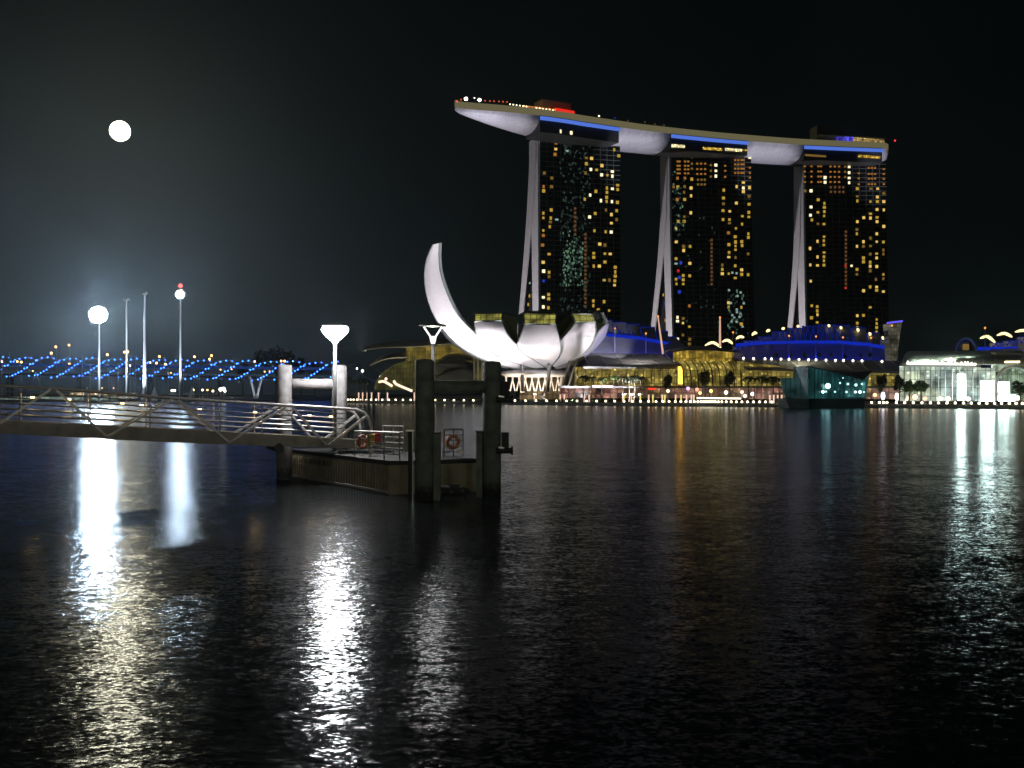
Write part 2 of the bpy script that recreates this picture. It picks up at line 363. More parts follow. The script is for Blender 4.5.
T2 = conv(655, 135, [(157,302,'o'),(208,302,'o'),(257,308,'y'),(130,362,'d'),(160,362,'y'),(207,360,'d'),(252,370,'Y'),(252,425,'Y'),(203,400,'d'),(155,450,'o'),(207,450,'y'),(250,543,'Y'),(205,570,'d'),(203,603,'y'),(162,603,'y'),(147,657,'Y'),(150,745,'Y'),(480,385,'y'),(478,440,'y'),(478,480,'d'),(475,528,'y'),(522,533,'Y'),(475,590,'y'),(520,590,'y'),(520,615,'d'),(570,360,'Y'),(617,332,'Y'),(617,370,'W'),(617,395,'Y'),(660,367,'Y'),(657,428,'d'),(657,483,'y'),(655,540,'y'),(655,572,'y'),(568,475,'Y'),(610,567,'y'),(608,622,'y'),(565,652,'y'),(513,683,'o'),(560,710,'y'),(562,745,'y'),(652,690,'y'),(652,715,'y'),(605,745,'y'),(515,765,'y'),(425,210,'W'),(425,250,'W'),(425,287,'W'),(662,155,'W')])
T2 += conv(645, 240, [(217,15,'Y'),(270,45,'d'),(315,45,'y'),(270,73,'Y'),(217,130,'y'),(217,165,'c'),(313,163,'Y'),(250,160,'B'),(232,215,'R'),(217,275,'y'),(220,308,'y'),(267,248,'y'),(267,278,'y'),(267,308,'y'),(312,250,'y'),(240,362,'B'),(240,262,'B'),(227,540,'W'),(227,568,'W'),(267,548,'d'),(265,580,'Y'),(310,605,'y'),(265,665,'d'),(228,690,'W'),(312,693,'d'),(310,725,'d'),(310,460,'o'),(587,32,'y'),(632,15,'y'),(632,42,'y'),(632,68,'y'),(678,10,'y'),(678,38,'y'),(587,88,'y'),(585,120,'Y'),(632,122,'d'),(720,97,'d'),(540,175,'d'),(540,205,'y'),(540,235,'Y'),(585,235,'y'),(630,180,'y'),(675,208,'Y'),(675,240,'y'),(720,242,'y'),(630,265,'y'),(583,438,'Y'),(583,470,'y'),(673,470,'y'),(673,587,'y')])
T2L = conv(645, 240, [(150, 470 + 27 * i, 'd') for i in range(9)] + [(128,383,'y'),(140,445,'B'),(140,560,'y')])
T2S = conv(645, 240, [(465, 28 * i, 'f') for i in range(12)] + [(610,228,'c'),(640,232,'c'),(600,440,'c'),(610,525,'c')])
T2S += conv(655, 135, [(x, y, c) for x in (158,172,210,232) for y in (118,150,185,215,240,268) for c in 'o'] + [(x, y, 'o') for x in (295,322,350) for y in (122,200,238,272)] + [(258,y,'d') for y in (155,200,235)] + [(x,y,'d') for x in (300,325,348) for y in (312,345)] + [(390,y,'d') for y in (145,210,250,290)] + [(490,y,'o') for y in (215,250,292)] + [(x,y,'o') for x in (560,582,604,618) for y in (145,175,205,235,265)] + [(662,y,'o') for y in (228,265,298)])
for i in range(70): T2S.append((rr.uniform(728, 744), rr.uniform(290, 334), rr.choice('gcxx')))  # painted reflection specks on the middle tower, next lines too
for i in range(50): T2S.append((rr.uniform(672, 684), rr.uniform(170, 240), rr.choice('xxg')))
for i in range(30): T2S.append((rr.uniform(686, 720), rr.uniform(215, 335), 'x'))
T3 = conv(790, 140, [(147,355,'W'),(105,355,'d'),(147,468,'W'),(143,525,'W'),(153,558,'y'),(197,417,'y'),(195,505,'y'),(240,442,'y'),(240,470,'y'),(240,500,'y'),(238,530,'y'),(195,585,'d'),(237,587,'y'),(192,707,'Y'),(238,675,'y'),(236,703,'y'),(236,733,'y'),(140,755,'Y'),(470,340,'y'),(470,393,'d'),(470,425,'y'),(565,340,'d'),(612,340,'Y'),(610,398,'Y'),(610,430,'y'),(562,430,'y'),(655,373,'d'),(655,430,'Y'),(655,488,'Y'),(608,485,'Y'),(562,515,'y'),(562,545,'Y'),(515,542,'Y'),(608,540,'y'),(608,570,'Y'),(470,570,'Y'),(655,603,'Y'),(467,625,'d'),(467,655,'y'),(606,655,'Y'),(562,685,'d'),(513,710,'Y'),(513,742,'d'),(606,710,'Y'),(562,740,'d'),(652,712,'y'),(468,742,'Y'),(413,188,'W'),(413,228,'W'),(413,265,'W'),(413,298,'W'),(245,262,'W'),(245,295,'W')])
T3 += conv(790, 230, [(140,130,'Y'),(192,188,'Y'),(142,244,'Y'),(192,247,'Y'),(238,157,'y'),(237,187,'y'),(237,215,'y'),(237,245,'y'),(145,357,'Y'),(152,530,'y'),(150,613,'y'),(190,535,'y'),(190,565,'y'),(192,593,'Y'),(190,645,'y'),(468,275,'y'),(467,310,'d'),(513,195,'y'),(513,222,'y'),(560,168,'d'),(605,165,'y'),(605,195,'Y'),(652,140,'d'),(652,168,'d'),(560,225,'y'),(560,253,'Y'),(560,285,'d'),(606,255,'Y'),(652,312,'y'),(652,340,'d'),(600,345,'d'),(560,397,'y'),(605,397,'Y'),(605,420,'y'),(514,424,'Y'),(652,430,'Y'),(560,540,'y'),(470,598,'Y'),(513,596,'y'),(470,650,'y'),(470,680,'y'),(470,710,'y'),(513,708,'y'),(605,625,'y'),(605,653,'y'),(605,681,'y'),(605,710,'y')])
T3L = conv(790, 230, [(78,575,'W')])
T3S = conv(790, 230, [(390, 12 + 28 * i, 'f') for i in range(15)] + [(430,250,'W'),(388,250,'R'),(388,405,'R')])
T3S += conv(790, 140, [(x,y,'o') for x in (103,150,198,216) for y in (145,183,220,255,293)] + [(x,y,'o') for x in (283,313,343) for y in (112,150,185,222,258,293)] + [(480,y,'o') for y in (158,232,268,308)] + [(x,y,'o') for x in (550,572,594) for y in (165,195,237,270,308)] + [(655,y,'o') for y in (203,237,272,308)] + [(x,y,'f') for x in (285,315,345,372) for y in (330,362)] + [(385,y,'d') for y in (150,185,222,258)])

def tower(L, Rr, D, th, bulge, zm, B, wins, side, small, label, tops, ztop=190.0):
    th = R(th); u = Vector((math.cos(th), math.sin(th), 0)); wv = Vector((-math.sin(th), math.cos(th), 0))
    k = (Rr - 512) / 1000; xL = (L - 512) / 1000 * D
    W = (k * D - xL) / (math.cos(th) - k * math.sin(th)); A = Vector((xL, D, 0))
    wf = lambda z: -bulge * (max(0.0, ztop - z) / ztop) ** 1.6
    def thick(z): return 15.5 + 5.5 * max(0, (z - 70) / 120)
    def back(z):
        q = max(0.0, (zm + 25 - z)) / (zm + 25 - 58)
        return 21 + (B - 21) * q ** 1.35
    at = lambda uu, ww, z: A + u * uu + wv * ww + Vector((0, 0, z))
    t = thing('hotel_tower', A + u * W / 2, label, 'tower', 'three hotel towers under the rooftop deck')
    zs = [0.9 + (ztop - .9) * i / 24 for i in range(25)]
    def prism(mb, u0, u1, f0, f1):
        rows = [[at(u0, f0(z), z), at(u1, f0(z), z), at(u1, f1(z), z), at(u0, f1(z), z), at(u0, f0(z), z)] for z in zs]
        mb.grid(rows); n = len(mb.v)
        mb.add([rows[-1][0], rows[-1][1], rows[-1][2], rows[-1][3]], [(0, 1, 2, 3)])
        return mb
    prism(M(), 0, W, wf, lambda z: wf(z) + thick(z)).build('glass_facade', facade_mat, t)
    prism(M(), 0, W, lambda z: back(z) - thick(z) + 3, back).build('rear_wing', facade_mat, t)
    g = M(); n0 = 0
    rows = [[at(.4, wf(z) + thick(z) - 1, z), at(.4, max(back(z) - thick(z) + 4, wf(z) + thick(z) - .5), z)] for z in zs]
    g.grid(rows).build('atrium_glass', facade_mat, t)
    prism(M(), -1.6, -.05, lambda z: wf(z) - .4, lambda z: wf(z) + thick(z)).build('end_wall', blade_mat, t)
    prism(M(), -2.4, -1.65, lambda z: back(z) - thick(z) + 3, lambda z: back(z) + .3).build('end_wall', blade_mat, t)
    fs = M()
    for k in range(1, 52):
        z = 8 + 3.55 * k
        if z < ztop - 1: fs.box(at(W / 2, wf(z) - .25, z), (W, .5, .35), u, wv)
    for k in range(1, 12): 
        for j in range(8): z0 = 10 + 22.3 * j; fs.bar(at(W * k / 12, wf(z0) - .2, z0), at(W * k / 12, wf(z0 + 22.3) - .2, min(z0 + 22.3, ztop)), .35)
    fs.build('floor_slabs', mat('facade_slab', (.12, .14, .135), .6, var=.1), t)
    lamp('SPOT', 'facade_fill', A + u * W / 2 - wv * 130 + Vector((0, 0, 32)), 1.1e4, (.8, 1, .9), A + u * W / 2 + Vector((0, 0, 100)), 80, 1, 1)  # added fill spot that makes the floor slabs show faintly
    def hit(px, py, ufix=None):
        d = Vector(((px - 512) / 1000, 1, (HZ - py) / 1000)); q = D
        for _ in range(12):
            p = Vector((0, 0, CAM_H)) + d * q; r = p - A
            if ufix is None: e = (r.x * wv.x + r.y * wv.y) - (wf(p.z) - .45); s = d.x * wv.x + d.y * wv.y
            else: e = (r.x * u.x + r.y * u.y) - ufix; s = d.x * u.x + d.y * u.y
            q -= e / s
        return Vector((0, 0, CAM_H)) + d * q
    def win(mb, px, py, sx, sz, side=False):
        p = hit(px, py, .2 if side else None)
        if side: mb.box(p, (.2, sx * 1.6, sz), u, wv)
        else: mb.box(p, (sx, .2, sz), u, wv)
    # biggest windows as their own parts, the rest together with the painted reflections
    order = {'W': 0, 'Y': 1, 'y': 2, 'B': 3, 'R': 3, 'c': 4, 'o': 5, 'd': 6}
    allw = sorted([(order.get(c, 7), a, b, c, 0) for a, b, c in wins] + [(order.get(c, 7), a, b, c, 1) for a, b, c in side])
    rest = {}
    for i, (_, a, b, c, s_) in enumerate(allw):
        sx, sz = (2.1 * rr.choice((.75, .9, 1, 1.1)), 2.15 * rr.choice((.8, 1, 1, 1.1))) if c not in 'c' else (2.4, 1.4)
        if s_: sx = 2.0
        if i < 96: mb = M(); win(mb, a, b, sx, sz, s_); mb.build('window', KEY[c], t)
        else: win(rest.setdefault(c, M()), a, b, sx, sz, s_)
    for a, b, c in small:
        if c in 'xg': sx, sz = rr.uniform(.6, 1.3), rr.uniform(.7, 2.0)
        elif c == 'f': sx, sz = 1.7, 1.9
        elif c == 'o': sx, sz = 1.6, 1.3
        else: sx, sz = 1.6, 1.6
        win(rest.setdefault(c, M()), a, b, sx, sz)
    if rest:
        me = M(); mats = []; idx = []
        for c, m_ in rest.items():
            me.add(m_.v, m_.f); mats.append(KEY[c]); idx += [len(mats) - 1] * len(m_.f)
        o = me.build('windows_and_reflections', mats[0], t, kind='stuff')
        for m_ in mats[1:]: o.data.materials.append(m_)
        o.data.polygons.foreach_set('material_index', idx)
    # lit top storey under the deck
    return t, A, u, wv, W
topY = litglass('top_floor_yellow', (1, .62, .08), 1.2, 1.5, 1.6, .1, 2.5)
topW = litglass('top_floor_white', (1, .85, .45), 1.9, 2.2, 1.6, .3, 2.5)
t1 = tower(540, 620, 719, 14.2, 2, 150, 54, T1, T1L, T1S, 'left hotel tower with a green glimmering centre, behind the lotus museum', [(544, 550, 137, 138, REFL_X)])
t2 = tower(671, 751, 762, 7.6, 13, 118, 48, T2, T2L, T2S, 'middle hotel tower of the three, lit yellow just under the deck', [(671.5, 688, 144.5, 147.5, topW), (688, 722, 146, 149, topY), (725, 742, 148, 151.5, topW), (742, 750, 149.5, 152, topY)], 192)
t3 = tower(805, 886, 790, 1.5, 10, 103, 38, T3, T3L, T3S, 'right hotel tower with a vertical row of white lights near its top', [(858, 883, 154.5, 157.5, topY)], 193)

# ------------------------------------------------------------ rooftop deck (long boat-shaped hull)
Fpts = []
for px, py in [(455, 100), (470, 101.5), (490, 103.5), (520, 107), (560, 112), (600, 118), (640, 124), (680, 128.6), (720, 132.6), (760, 136), (800, 139), (850, 141.3), (896, 143)]:
    D = 195.5 / ((HZ - py) / 1000); Fpts.append(Vector(((px - 512) / 1000 * D, D, 0)))
def interp(n):
    L = [0]
    for i in range(1, len(Fpts)): L.append(L[-1] + (Fpts[i] - Fpts[i - 1]).length)
    o = []
    for k in range(n):
        s = L[-1] * k / (n - 1); i = max(j for j in range(len(L)) if L[j] <= s + 1e-6); i = min(i, len(Fpts) - 2)
        o.append(Fpts[i].lerp(Fpts[i + 1], (s - L[i]) / (L[i + 1] - L[i])))
    for _ in range(3):
        o = [o[0]] + [(o[i - 1] + o[i] * 2 + o[i + 1]) / 4 for i in range(1, n - 1)] + [o[-1]]
    return o
N = 90; F = interp(N); NR = []
for i in range(N):
    d = (F[min(i + 1, N - 1)] - F[max(i - 1, 0)]).normalized(); NR.append(Vector((-d.y, d.x, 0)))
sky = thing('rooftop_deck', F[45], 'long boat-shaped rooftop deck resting on the three hotel towers', 'rooftop deck')
ORG[sky.name] = F[45]
ZD = 200.0
def shape(i):
    s = i / (N - 1); a = min(1, s / .26)
    hw = 19 * (1 - (1 - a) ** 1.9); hw = max(hw, .6)
    dp = 2.5 + 8.0 * (1 - (1 - a) ** 1.6)
    if s > .965: q = (s - .965) / .035; hw *= math.sqrt(max(0, 1 - q * q * .93)); dp *= 1 - .25 * q
    return hw, dp
def ctr(i):
    s = i / (N - 1); hw, _ = shape(i)
    q = min(1, s / .26)
    return F[i] + NR[i] * (19 * q ** .5 * .999 if q < 1 else 19) * (1 if q >= 1 else 1)
def front_off(i): return ctr(i) - NR[i] * shape(i)[0]
rows = []
for i in range(N):
    c = ctr(i); hw, dp = shape(i); r = []
    for j in range(17):
        a = math.pi * j / 16
        r.append(c - NR[i] * (hw * math.cos(a)) + Vector((0, 0, ZD - 4.5 - dp * math.sin(a) ** .8)))
    rows.append(r)
h = M().grid(rows); h.add(rows[-1], [tuple(range(17))]); h.add(rows[0], [tuple(range(17))])
h.build('hull', hull_mat, sky, smooth=True)
rows = []
for i in range(N):
    c = ctr(i); hw, dp = shape(i); e = hw + .35
    rows.append([c - NR[i] * e + Vector((0, 0, ZD - 4.5)), c - NR[i] * e + Vector((0, 0, ZD)), c - NR[i] * (e - .5) + Vector((0, 0, ZD)), c - NR[i] * (e - .5) + Vector((0, 0, ZD - 1)),
                 c + NR[i] * (e - .5) + Vector((0, 0, ZD - 1)), c + NR[i] * (e - .5) + Vector((0, 0, ZD)), c + NR[i] * e + Vector((0, 0, ZD)), c + NR[i] * e + Vector((0, 0, ZD - 4.5)), c - NR[i] * e + Vector((0, 0, ZD - 4.5))])
h = M().grid(rows); h.add(rows[-1][:8], [tuple(range(8))]); h.add(rows[0][:8], [tuple(range(8))])
h.build('parapet', em('glowing_parapet', (.135, .12, .062), 1.0), sky)  # light on the tan parapet put in as emission
def near(px):
    return min(range(N), key=lambda i: abs(front_off(i).x / front_off(i).y * 1000 + 512 - px))
blue_led = em('blue_strip_light', (.10, .21, .80), .9)
def fwd(i, off, z): return front_off(i) - NR[i] * off + Vector((0, 0, z))
for a, b_ in ((541, 617), (669, 748), (802, 883)):
    ia, ib = near(a), near(b_)
    rows = [[fwd(i, -22, 195.4), fwd(i, .9, 195.4), fwd(i, .9, 184.0), fwd(i, -22, 184.0), fwd(i, -22, 195.4)] for i in range(ia, ib + 1)]
    h = M().grid(rows); h.add(rows[0][:4], [(0, 1, 2, 3)]); h.add(rows[-1][:4], [(0, 1, 2, 3)])
    h.build('tower_neck', dark_roof, sky)
    M().tube([fwd(i, 1.6, 193.4) for i in range(ia, ib + 1)], 1.35, 8).build('blue_light_strip', blue_led, sky, smooth=True)
for x0, x1, y0, y1, mt in ((558, 561.5, 129.5, 133, WW_), (569.5, 572.5, 131, 134.5, WW_), (671.5, 688, 144.2, 147.2, topW), (688.2, 722, 146, 148.6, topY), (725, 742, 148, 150.6, topW), (742.2, 747, 149.2, 150.8, topY), (805, 826, 154, 156, WD), (858, 880, 154.8, 157.2, topY)):
    i0, i1 = near(x0), near(x1); D = fwd(i0, 1.0, 0).y
    sl_ = (x1 - x0) * .07
    M().slab([P(x0, y0, D), P(x1, y0 + sl_, fwd(i1, 1, 0).y), P(x1, y1 + sl_, fwd(i1, 1, 0).y), P(x0, y1, D)], (0, -.3, 0)).build('lit_lounge', mt, sky)
# things on the deck, part of it
def on_deck(px, back, z=ZD):
    i = near(px); return fwd(i, -back, z), NR[i], i
def deckbox(name, px0, px1, back, depth, z0, z1, m, **kw):
    p0, n0, i0 = on_deck(px0, back); p1, n1, i1 = on_deck(px1, back); d = p1 - p0; d.z = 0; L = d.length; d.normalize(); n = Vector((-d.y, d.x, 0))
    c = (p0 + p1) / 2 + n * depth / 2; c.z = (z0 + z1) / 2
    return M().box(c, (L, depth, z1 - z0), d, n).build(name, m, sky, **kw)
faint = mat('rooftop_render', (.25, .25, .2), .8)
deckbox('rooftop_pavilion', 549, 580, 12, 12, 199, 211, faint)
deckbox('rooftop_pavilion', 822, 850, 10, 12, 199, 214, faint)
deckbox('restaurant', 527, 558, 7, 10, 199, 203.5, litglass('restaurant_orange', (1, .38, .08), 1.0, 1.4, 1.5, .2, 2.0))
deckbox('red_lit_bar', 559, 580, 7, 5, 199.4, 204.5, em('red_lit_bar', (1, .03, .015), .9))
deckbox('canopy', 581, 610, 8, 10, 201.6, 202.4, faint)
deckbox('club_lounge', 842, 856, 6, 9, 199, 205, litglass('lounge_blue', (.12, .10, .95), 1.2, 2.0, 2.0, .3, .5))
deckbox('club_lounge', 857, 893, 6, 9, 199, 205, litglass('lounge_yellow', (.9, .6, .2), .9, 1.6, 2.0, .1, 2.0))
deckbox('canopy', 824, 893, 4, 13, 205.2, 206, faint)
dl = em('deck_lamp_white', (1, .9, .6), 3); dr = em('deck_lamp_red', (1, .05, .05), 2.0); db = em('deck_lamp_big', (1, .82, .6), 16); do = em('deck_lamp_orange', (.7, .12, .05), 1)
def decklamp(px, py, m, r, nm='deck_lamp'):
    i = near(px); c = front_off(i); q = c.y + 1.5
    M().ball(P(px, py, q), r, 8).build(nm, m, sky)
for px, py in ((466, 98.8), (479.5, 100)): decklamp(px, py, db, 1.15)
decklamp(456.5, 101.6, dr, .9); decklamp(474.5, 98, dl, .5); decklamp(895, 140.6, dr, .7); decklamp(599, 116, dl, .6); decklamp(615, 118, WBL, .5)
for i in range(14):
    if i in (6, 7): continue
    decklamp(510 + 3.3 * i, 104.2 + 6 * i / 13, dl, .5)
for px in (490, 494, 499, 503, 507, 461, 485): decklamp(px, 101 + (px - 490) * .05, do, .55)
g = M()
for i in range(160):                                        # low planting along the deck
    k = rr.randint(32, 76); p = fwd(k, -rr.uniform(2, 9), ZD - .8); g.ball(p + Vector((rr.uniform(-1.5, 1.5), 0, rr.uniform(.3, 1.6))), rr.uniform(.7, 1.6), 6)
g.build('planting', leaf_dark, sky, kind='stuff')
for px, py in ((628, 120.5), (645, 122), (655, 124), (664, 125)): decklamp(px, py, WD, .5)

# uplights of hotel: projectors on the podium light the hull and the end walls
LAV = (.87, .84, 1.0)
for px, tx, pw in ((560, 500, 1.0), (575, 470, .8), (640, 640, 1.3), (775, 776, 1.3), (905, 892, 1.1)):
    i = near(tx); c = ctr(i); lamp('SPOT', 'hull_uplight', G(px, c.y - 150, 30), pw * 9.0e5, LAV, (c.x, c.y - 6, 190), 16, 1, .8)
for (tt, A, u, wv, W) in (t1, t2, t3):
    src = A - u * 95 + wv * 5 + Vector((0, 0, 12))
    lamp('SPOT', 'end_wall_uplight', src, 3.8e5, (1, .94, .97), A + wv * 22 + Vector((0, 0, 105)), 95, 1, .5)

# ------------------------------------------------------------ lotus-shaped museum
DK = 1.07
mus = thing('lotus_museum', G(548, 400, .9), 'white lotus-shaped museum with one tall petal, floodlit on the waterfront', 'museum')
def bez(pts, n=18):
    pts = [Vector(p) for p in pts]; o = []
    for k in range(n + 1):
        s = k / n * (len(pts) - 1); i = min(int(s), len(pts) - 2); f = s - i
        p0 = pts[max(i - 1, 0)]; p1 = pts[i]; p2 = pts[i + 1]; p3 = pts[min(i + 2, len(pts) - 1)]
        o.append(.5 * ((2 * p1) + (p2 - p0) * f + (2 * p0 - 5 * p1 + 4 * p2 - p3) * f * f + (3 * p1 - p0 - 3 * p2 + p3) * f ** 3))
    return o
petal_glass = litglass('petal_skylight', (.33, .31, .065), 1.0, 2.6, 2.4, .7, 0)
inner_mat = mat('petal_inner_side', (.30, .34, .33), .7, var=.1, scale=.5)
def petal(left, right, th, bulge=1.0, sky_=None, inward=(0, 1, .35), m=white_clad, rim=True, label=None):
    Lp = bez([P(*q) for q in left]); Rp = bez([P(*q) for q in right]); n = len(Lp); inw = Vector(inward).normalized()
    rows = []
    for i in range(n):
        r = []
        for j in range(7):
            s = j / 6; p = Lp[i].lerp(Rp[i], s); r.append(p - inw * (bulge * 4 * s * (1 - s) * min(1, (n - 1 - i) / 5)))
        rows.append(r)
    kw = {'label': label} if label else {}
    pt = M().grid(rows).build('petal', m, mus, smooth=True, **kw)
    # side walls and roof of the petal, dark, pushed inward
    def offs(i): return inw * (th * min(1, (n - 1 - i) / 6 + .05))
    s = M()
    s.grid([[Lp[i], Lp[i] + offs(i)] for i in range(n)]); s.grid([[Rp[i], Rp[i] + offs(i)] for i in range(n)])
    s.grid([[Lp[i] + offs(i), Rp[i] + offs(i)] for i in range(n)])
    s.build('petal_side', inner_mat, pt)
    if sky_:
        q = [P(*k) for k in sky_]
        s = M().slab(q, inw * .4).build('skylight', petal_glass, pt)
        e = M()
        for a, b_ in ((0, 1), (1, 2), (2, 3), (3, 0)): e.bar(q[a], q[b_], .55)
        for f in (.25, .5, .75): e.bar(q[0].lerp(q[1], f) - inw * .1, q[3].lerp(q[2], f) - inw * .1, .16)
        e.bar(q[0].lerp(q[3], .5) - inw * .1, q[1].lerp(q[2], .5) - inw * .1, .16)
        e.build('skylight_frame', inner_mat, pt)
    if rim:
        M().tube(Lp, .28, 6).build('edge_rim', inner_mat, pt); M().tube(Rp, .28, 6).build('edge_rim', inner_mat, pt)
    return pt
# tall left petal
petal([(433, 244.5, 396), (427, 258, 395), (424.5, 275, 394), (426, 292, 393), (431, 309, 392), (438, 322, 391), (450, 337, 391), (466, 350, 391), (490, 362, 391), (522, 370, 390)],
      [(439.5, 243, 398), (439, 255, 397), (440, 270, 395), (444, 285, 393), (450, 300, 391), (458, 315, 389), (469, 328, 387), (484, 342, 386), (504, 354, 387), (540, 366, 389)],
      2.5, .8, inward=(.35, .9, .2), label='tall crescent petal')
# short lower left petal
petal([(441, 329, 408), (446, 337, 407), (456, 346, 405), (470, 355, 402), (490, 363, 398), (515, 371, 393)],
      [(449, 327, 403), (457, 333, 402), (468, 341, 400), (482, 352, 398), (500, 362, 396), (520, 370, 393)], 4, .3, inward=(.3, .8, .3))
# front left petal with skylight
petal([(474.5, 322.5, 387), (476, 331, 385), (480, 340, 384), (487, 348, 384.5), (498, 356, 386), (512, 362, 387), (535, 369, 389)],
      [(501.5, 321.5, 384), (505, 330, 381), (510, 338, 380), (517, 345, 380), (526, 352, 381), (537, 359, 384), (548, 367, 388)],
      9, .8, sky_=[(474.8, 314, 392), (502.5, 313.5, 389), (501.5, 320.8, 384), (474.5, 321.8, 387)], inward=(.2, .9, .1))
# front middle petal
petal([(524.5, 325, 381), (521.5, 333, 379), (518.5, 341, 378), (517, 346, 378), (523, 353, 380), (534, 360, 384), (545, 367, 388)],
      [(555.5, 325, 381), (558, 333, 379), (560, 341, 378), (561, 348, 378), (560, 355, 380), (556, 361, 384), (551, 367, 388)],
      9, 1.0, sky_=[(523.5, 313.5, 387), (556.5, 314, 387), (555.5, 324.3, 381), (524.5, 324.3, 381)], inward=(0, 1, .1))
# front right petal
petal([(575, 323, 384), (569, 331, 381), (564, 337, 380), (560, 342, 380), (557, 349, 381), (554, 357, 384), (552, 366, 388)],
      [(595.5, 323.5, 389), (595.5, 332, 387), (593, 341, 386), (588, 349, 386), (580, 356, 387), (570, 362, 388), (556, 368, 390)],
      9, .8, sky_=[(571.5, 314, 391), (593, 314.5, 396), (595.3, 322.5, 389), (575.2, 322.3, 384)], inward=(-.1, 1, .1))
# outer right petal
petal([(607, 323.5, 396), (600, 330, 393), (596, 336, 391), (592, 344, 389), (584, 353, 388), (572, 361, 388), (556, 368, 389)],
      [(608.8, 325, 402), (606, 334, 401), (601, 342, 400), (594, 350, 399), (586, 357, 397), (575, 364, 395), (558, 370, 392)],
      7, .5, sky_=[(601, 313, 400), (603, 313, 403), (608.5, 323.5, 402), (606.5, 323, 396)], inward=(-.6, .8, .1))
# inner petals behind: their unlit shade is put in as dark colour
for poly, m_ in (([(500, 313, 398), (517, 317, 396), (518, 341, 392), (502, 325, 392)], inner_mat), ([(518, 316, 402), (526, 312, 402), (555, 312, 404), (573, 314, 404), (562, 345, 396), (518, 345, 396)], dark_roof),
              ([(590, 314, 406), (601, 311, 406), (604, 318, 404), (595, 342, 398), (588, 342, 398)], dark_roof), ([(556, 316, 399), (571, 313, 399), (574, 322, 396), (560, 338, 392), (556, 326, 392)], dark_roof),
              ([(470, 316, 404), (476, 313, 402), (476, 324, 400), (474, 330, 400), (466, 322, 404)], inner_mat)):
    M().slab([P(*q) for q in poly], (0, 5, 1)).build('petal_roof', m_, mus)
# hub ring and columns
c = G(536, 399, 0)
M().lathe(c + Vector((0, 0, 11.2)), [(1, 0), (13, .2), (15.5, 1.2), (15.5, 2.2), (12, 3.2), (4, 3.8)], 28).build('hub_ring', white_clad, mus, smooth=True)
for (x0, y0, x1, y1, D0, D1, r) in ((522.5, 392, 522, 361, 386, 388, .8), (547.5, 392, 549.5, 361, 385, 386, .8), (563, 392, 570, 361, 384, 386, .75), (568.5, 391, 578, 358, 388, 391, .75), (560, 391, 564, 366, 396, 394, .7)):
    M().tube([P(x0, y0, D0), P(x1, y1, D1)], [r * 1.1, r * .9], 10).build('column', concrete, mus)
for i in range(9):
    x = 506 + i * 6.5; s = 2.5 if i % 2 else -2.5
    M().tube([P(x - s, 391, 396), P(x + s, 368, 398)], .3, 6).build('brace', white_clad, mus)
    M().tube([P(x + s, 391, 397), P(x - s, 368, 399)], .3, 6).build('brace', white_clad, mus)
M().lathe(G(540, 414, .9), [(9, 0), (9, 9.8), (8.5, 9.9)], 24).build('lobby', litglass('lobby_warm', (1, .68, .32), .22, 2.2, 3.0, .4, 1.0), mus)
# museum floodlights on the ground around the bowl
DK = 1.0
for px, D, tx, ty, pw in ((505, 386, 490, 335, 5), (536, 377, 536, 330, 6), (572, 367, 585, 335, 5), (470, 400, 450, 320, 6), (500, 388, 434, 268, 30), (640, 350, 570, 330, 12), (440, 413, 500, 330, 7), (520, 381, 432, 285, 18)):
    lamp('SPOT', 'museum_floodlight_or_fill', G(px, D, 2.0), pw * 8.0e3, (1, .93, .98), P(tx, ty, 412), 62, .7, .7)
lamp('SPOT', 'museum_floodlight_or_fill', P(628, 349, 388), 4.5e4, (1, .93, .98), P(600, 340, 421), 50, .6, .4)  # added above the mall roof to brighten the outer right petal
lamp('SPOT', 'museum_under_light', G(540, 416, 2), 1.1e4, (1, .82, .6), G(540, 421, 14), 150, .5, .3)
lamp('SPOT', 'museum_under_light', G(515, 414, 2), 9e3, (1, .82, .6), G(518, 421, 14), 150, .5, .3)
def along(px, off=0.0):
    for i in range(len(edge) - 1):
        a, b_ = edge[i], edge[i + 1]
        k = (px - 512) / 1000; d = b_ - a
        s = (k * a.y - a.x) / (d.x - k * d.y)
        if -.02 <= s <= 1.02:
            n = Vector((d.y, -d.x, 0)).normalized(); return a + d * s + n * off
    return G(px, 300)
# ------------------------------------------------------------ malls and theatres
def poly(name, pts, off, m, parent, **kw): return M().slab([P(*q) for q in pts], off).build(name, m, parent, **kw)
gl_y = litglass('mall_glass_yellow', (.62, .47, .10), .52, 1.5, 2.4, .35, 3.2)
gl_y2 = litglass('mall_glass_deep_yellow', (.75, .50, .07), .62, 1.2, 5.5, .3, 1.5)
gl_o = litglass('hall_glass_and_roof_olive', (.40, .36, .09), .16, 1.6, 2.6, .5, .5)
gl_o2 = litglass('hall_glass_amber', (.72, .52, .09), .30, 1.1, 6, .45, .4)
gl_shop = litglass('shopfronts', (1, .60, .28), .38, 2.6, 3.6, .05, 2.0, (1, .45, .35))
gl_w = litglass('boutique_glass', (.60, .78, .74), .85, 1.3, 2.6, .45, 1.5, (.75, .85, .6))
gl_teal = litglass('pavilion_glass', (.05, .27, .28), .26, 1.0, 30, .45, 0)
gl_teal2 = litglass('pavilion_dim_glass', (.05, .13, .13), .3, 1.2, 30, .6, 0)
blue_skin = mat('event_roof_skin', (.35, .37, .42), .5, var=.1, scale=.4)
BL = em('blue_roof_tube', (.01, .04, .8), .5); BLs = em('blue_roof_edge', (.01, .04, .7), .22)
arc_m = em('lit_roof_edge', (1, .78, .35), 2.2)
mast_l = em('lit_mast_orange', (1, .35, .06), 1.6)

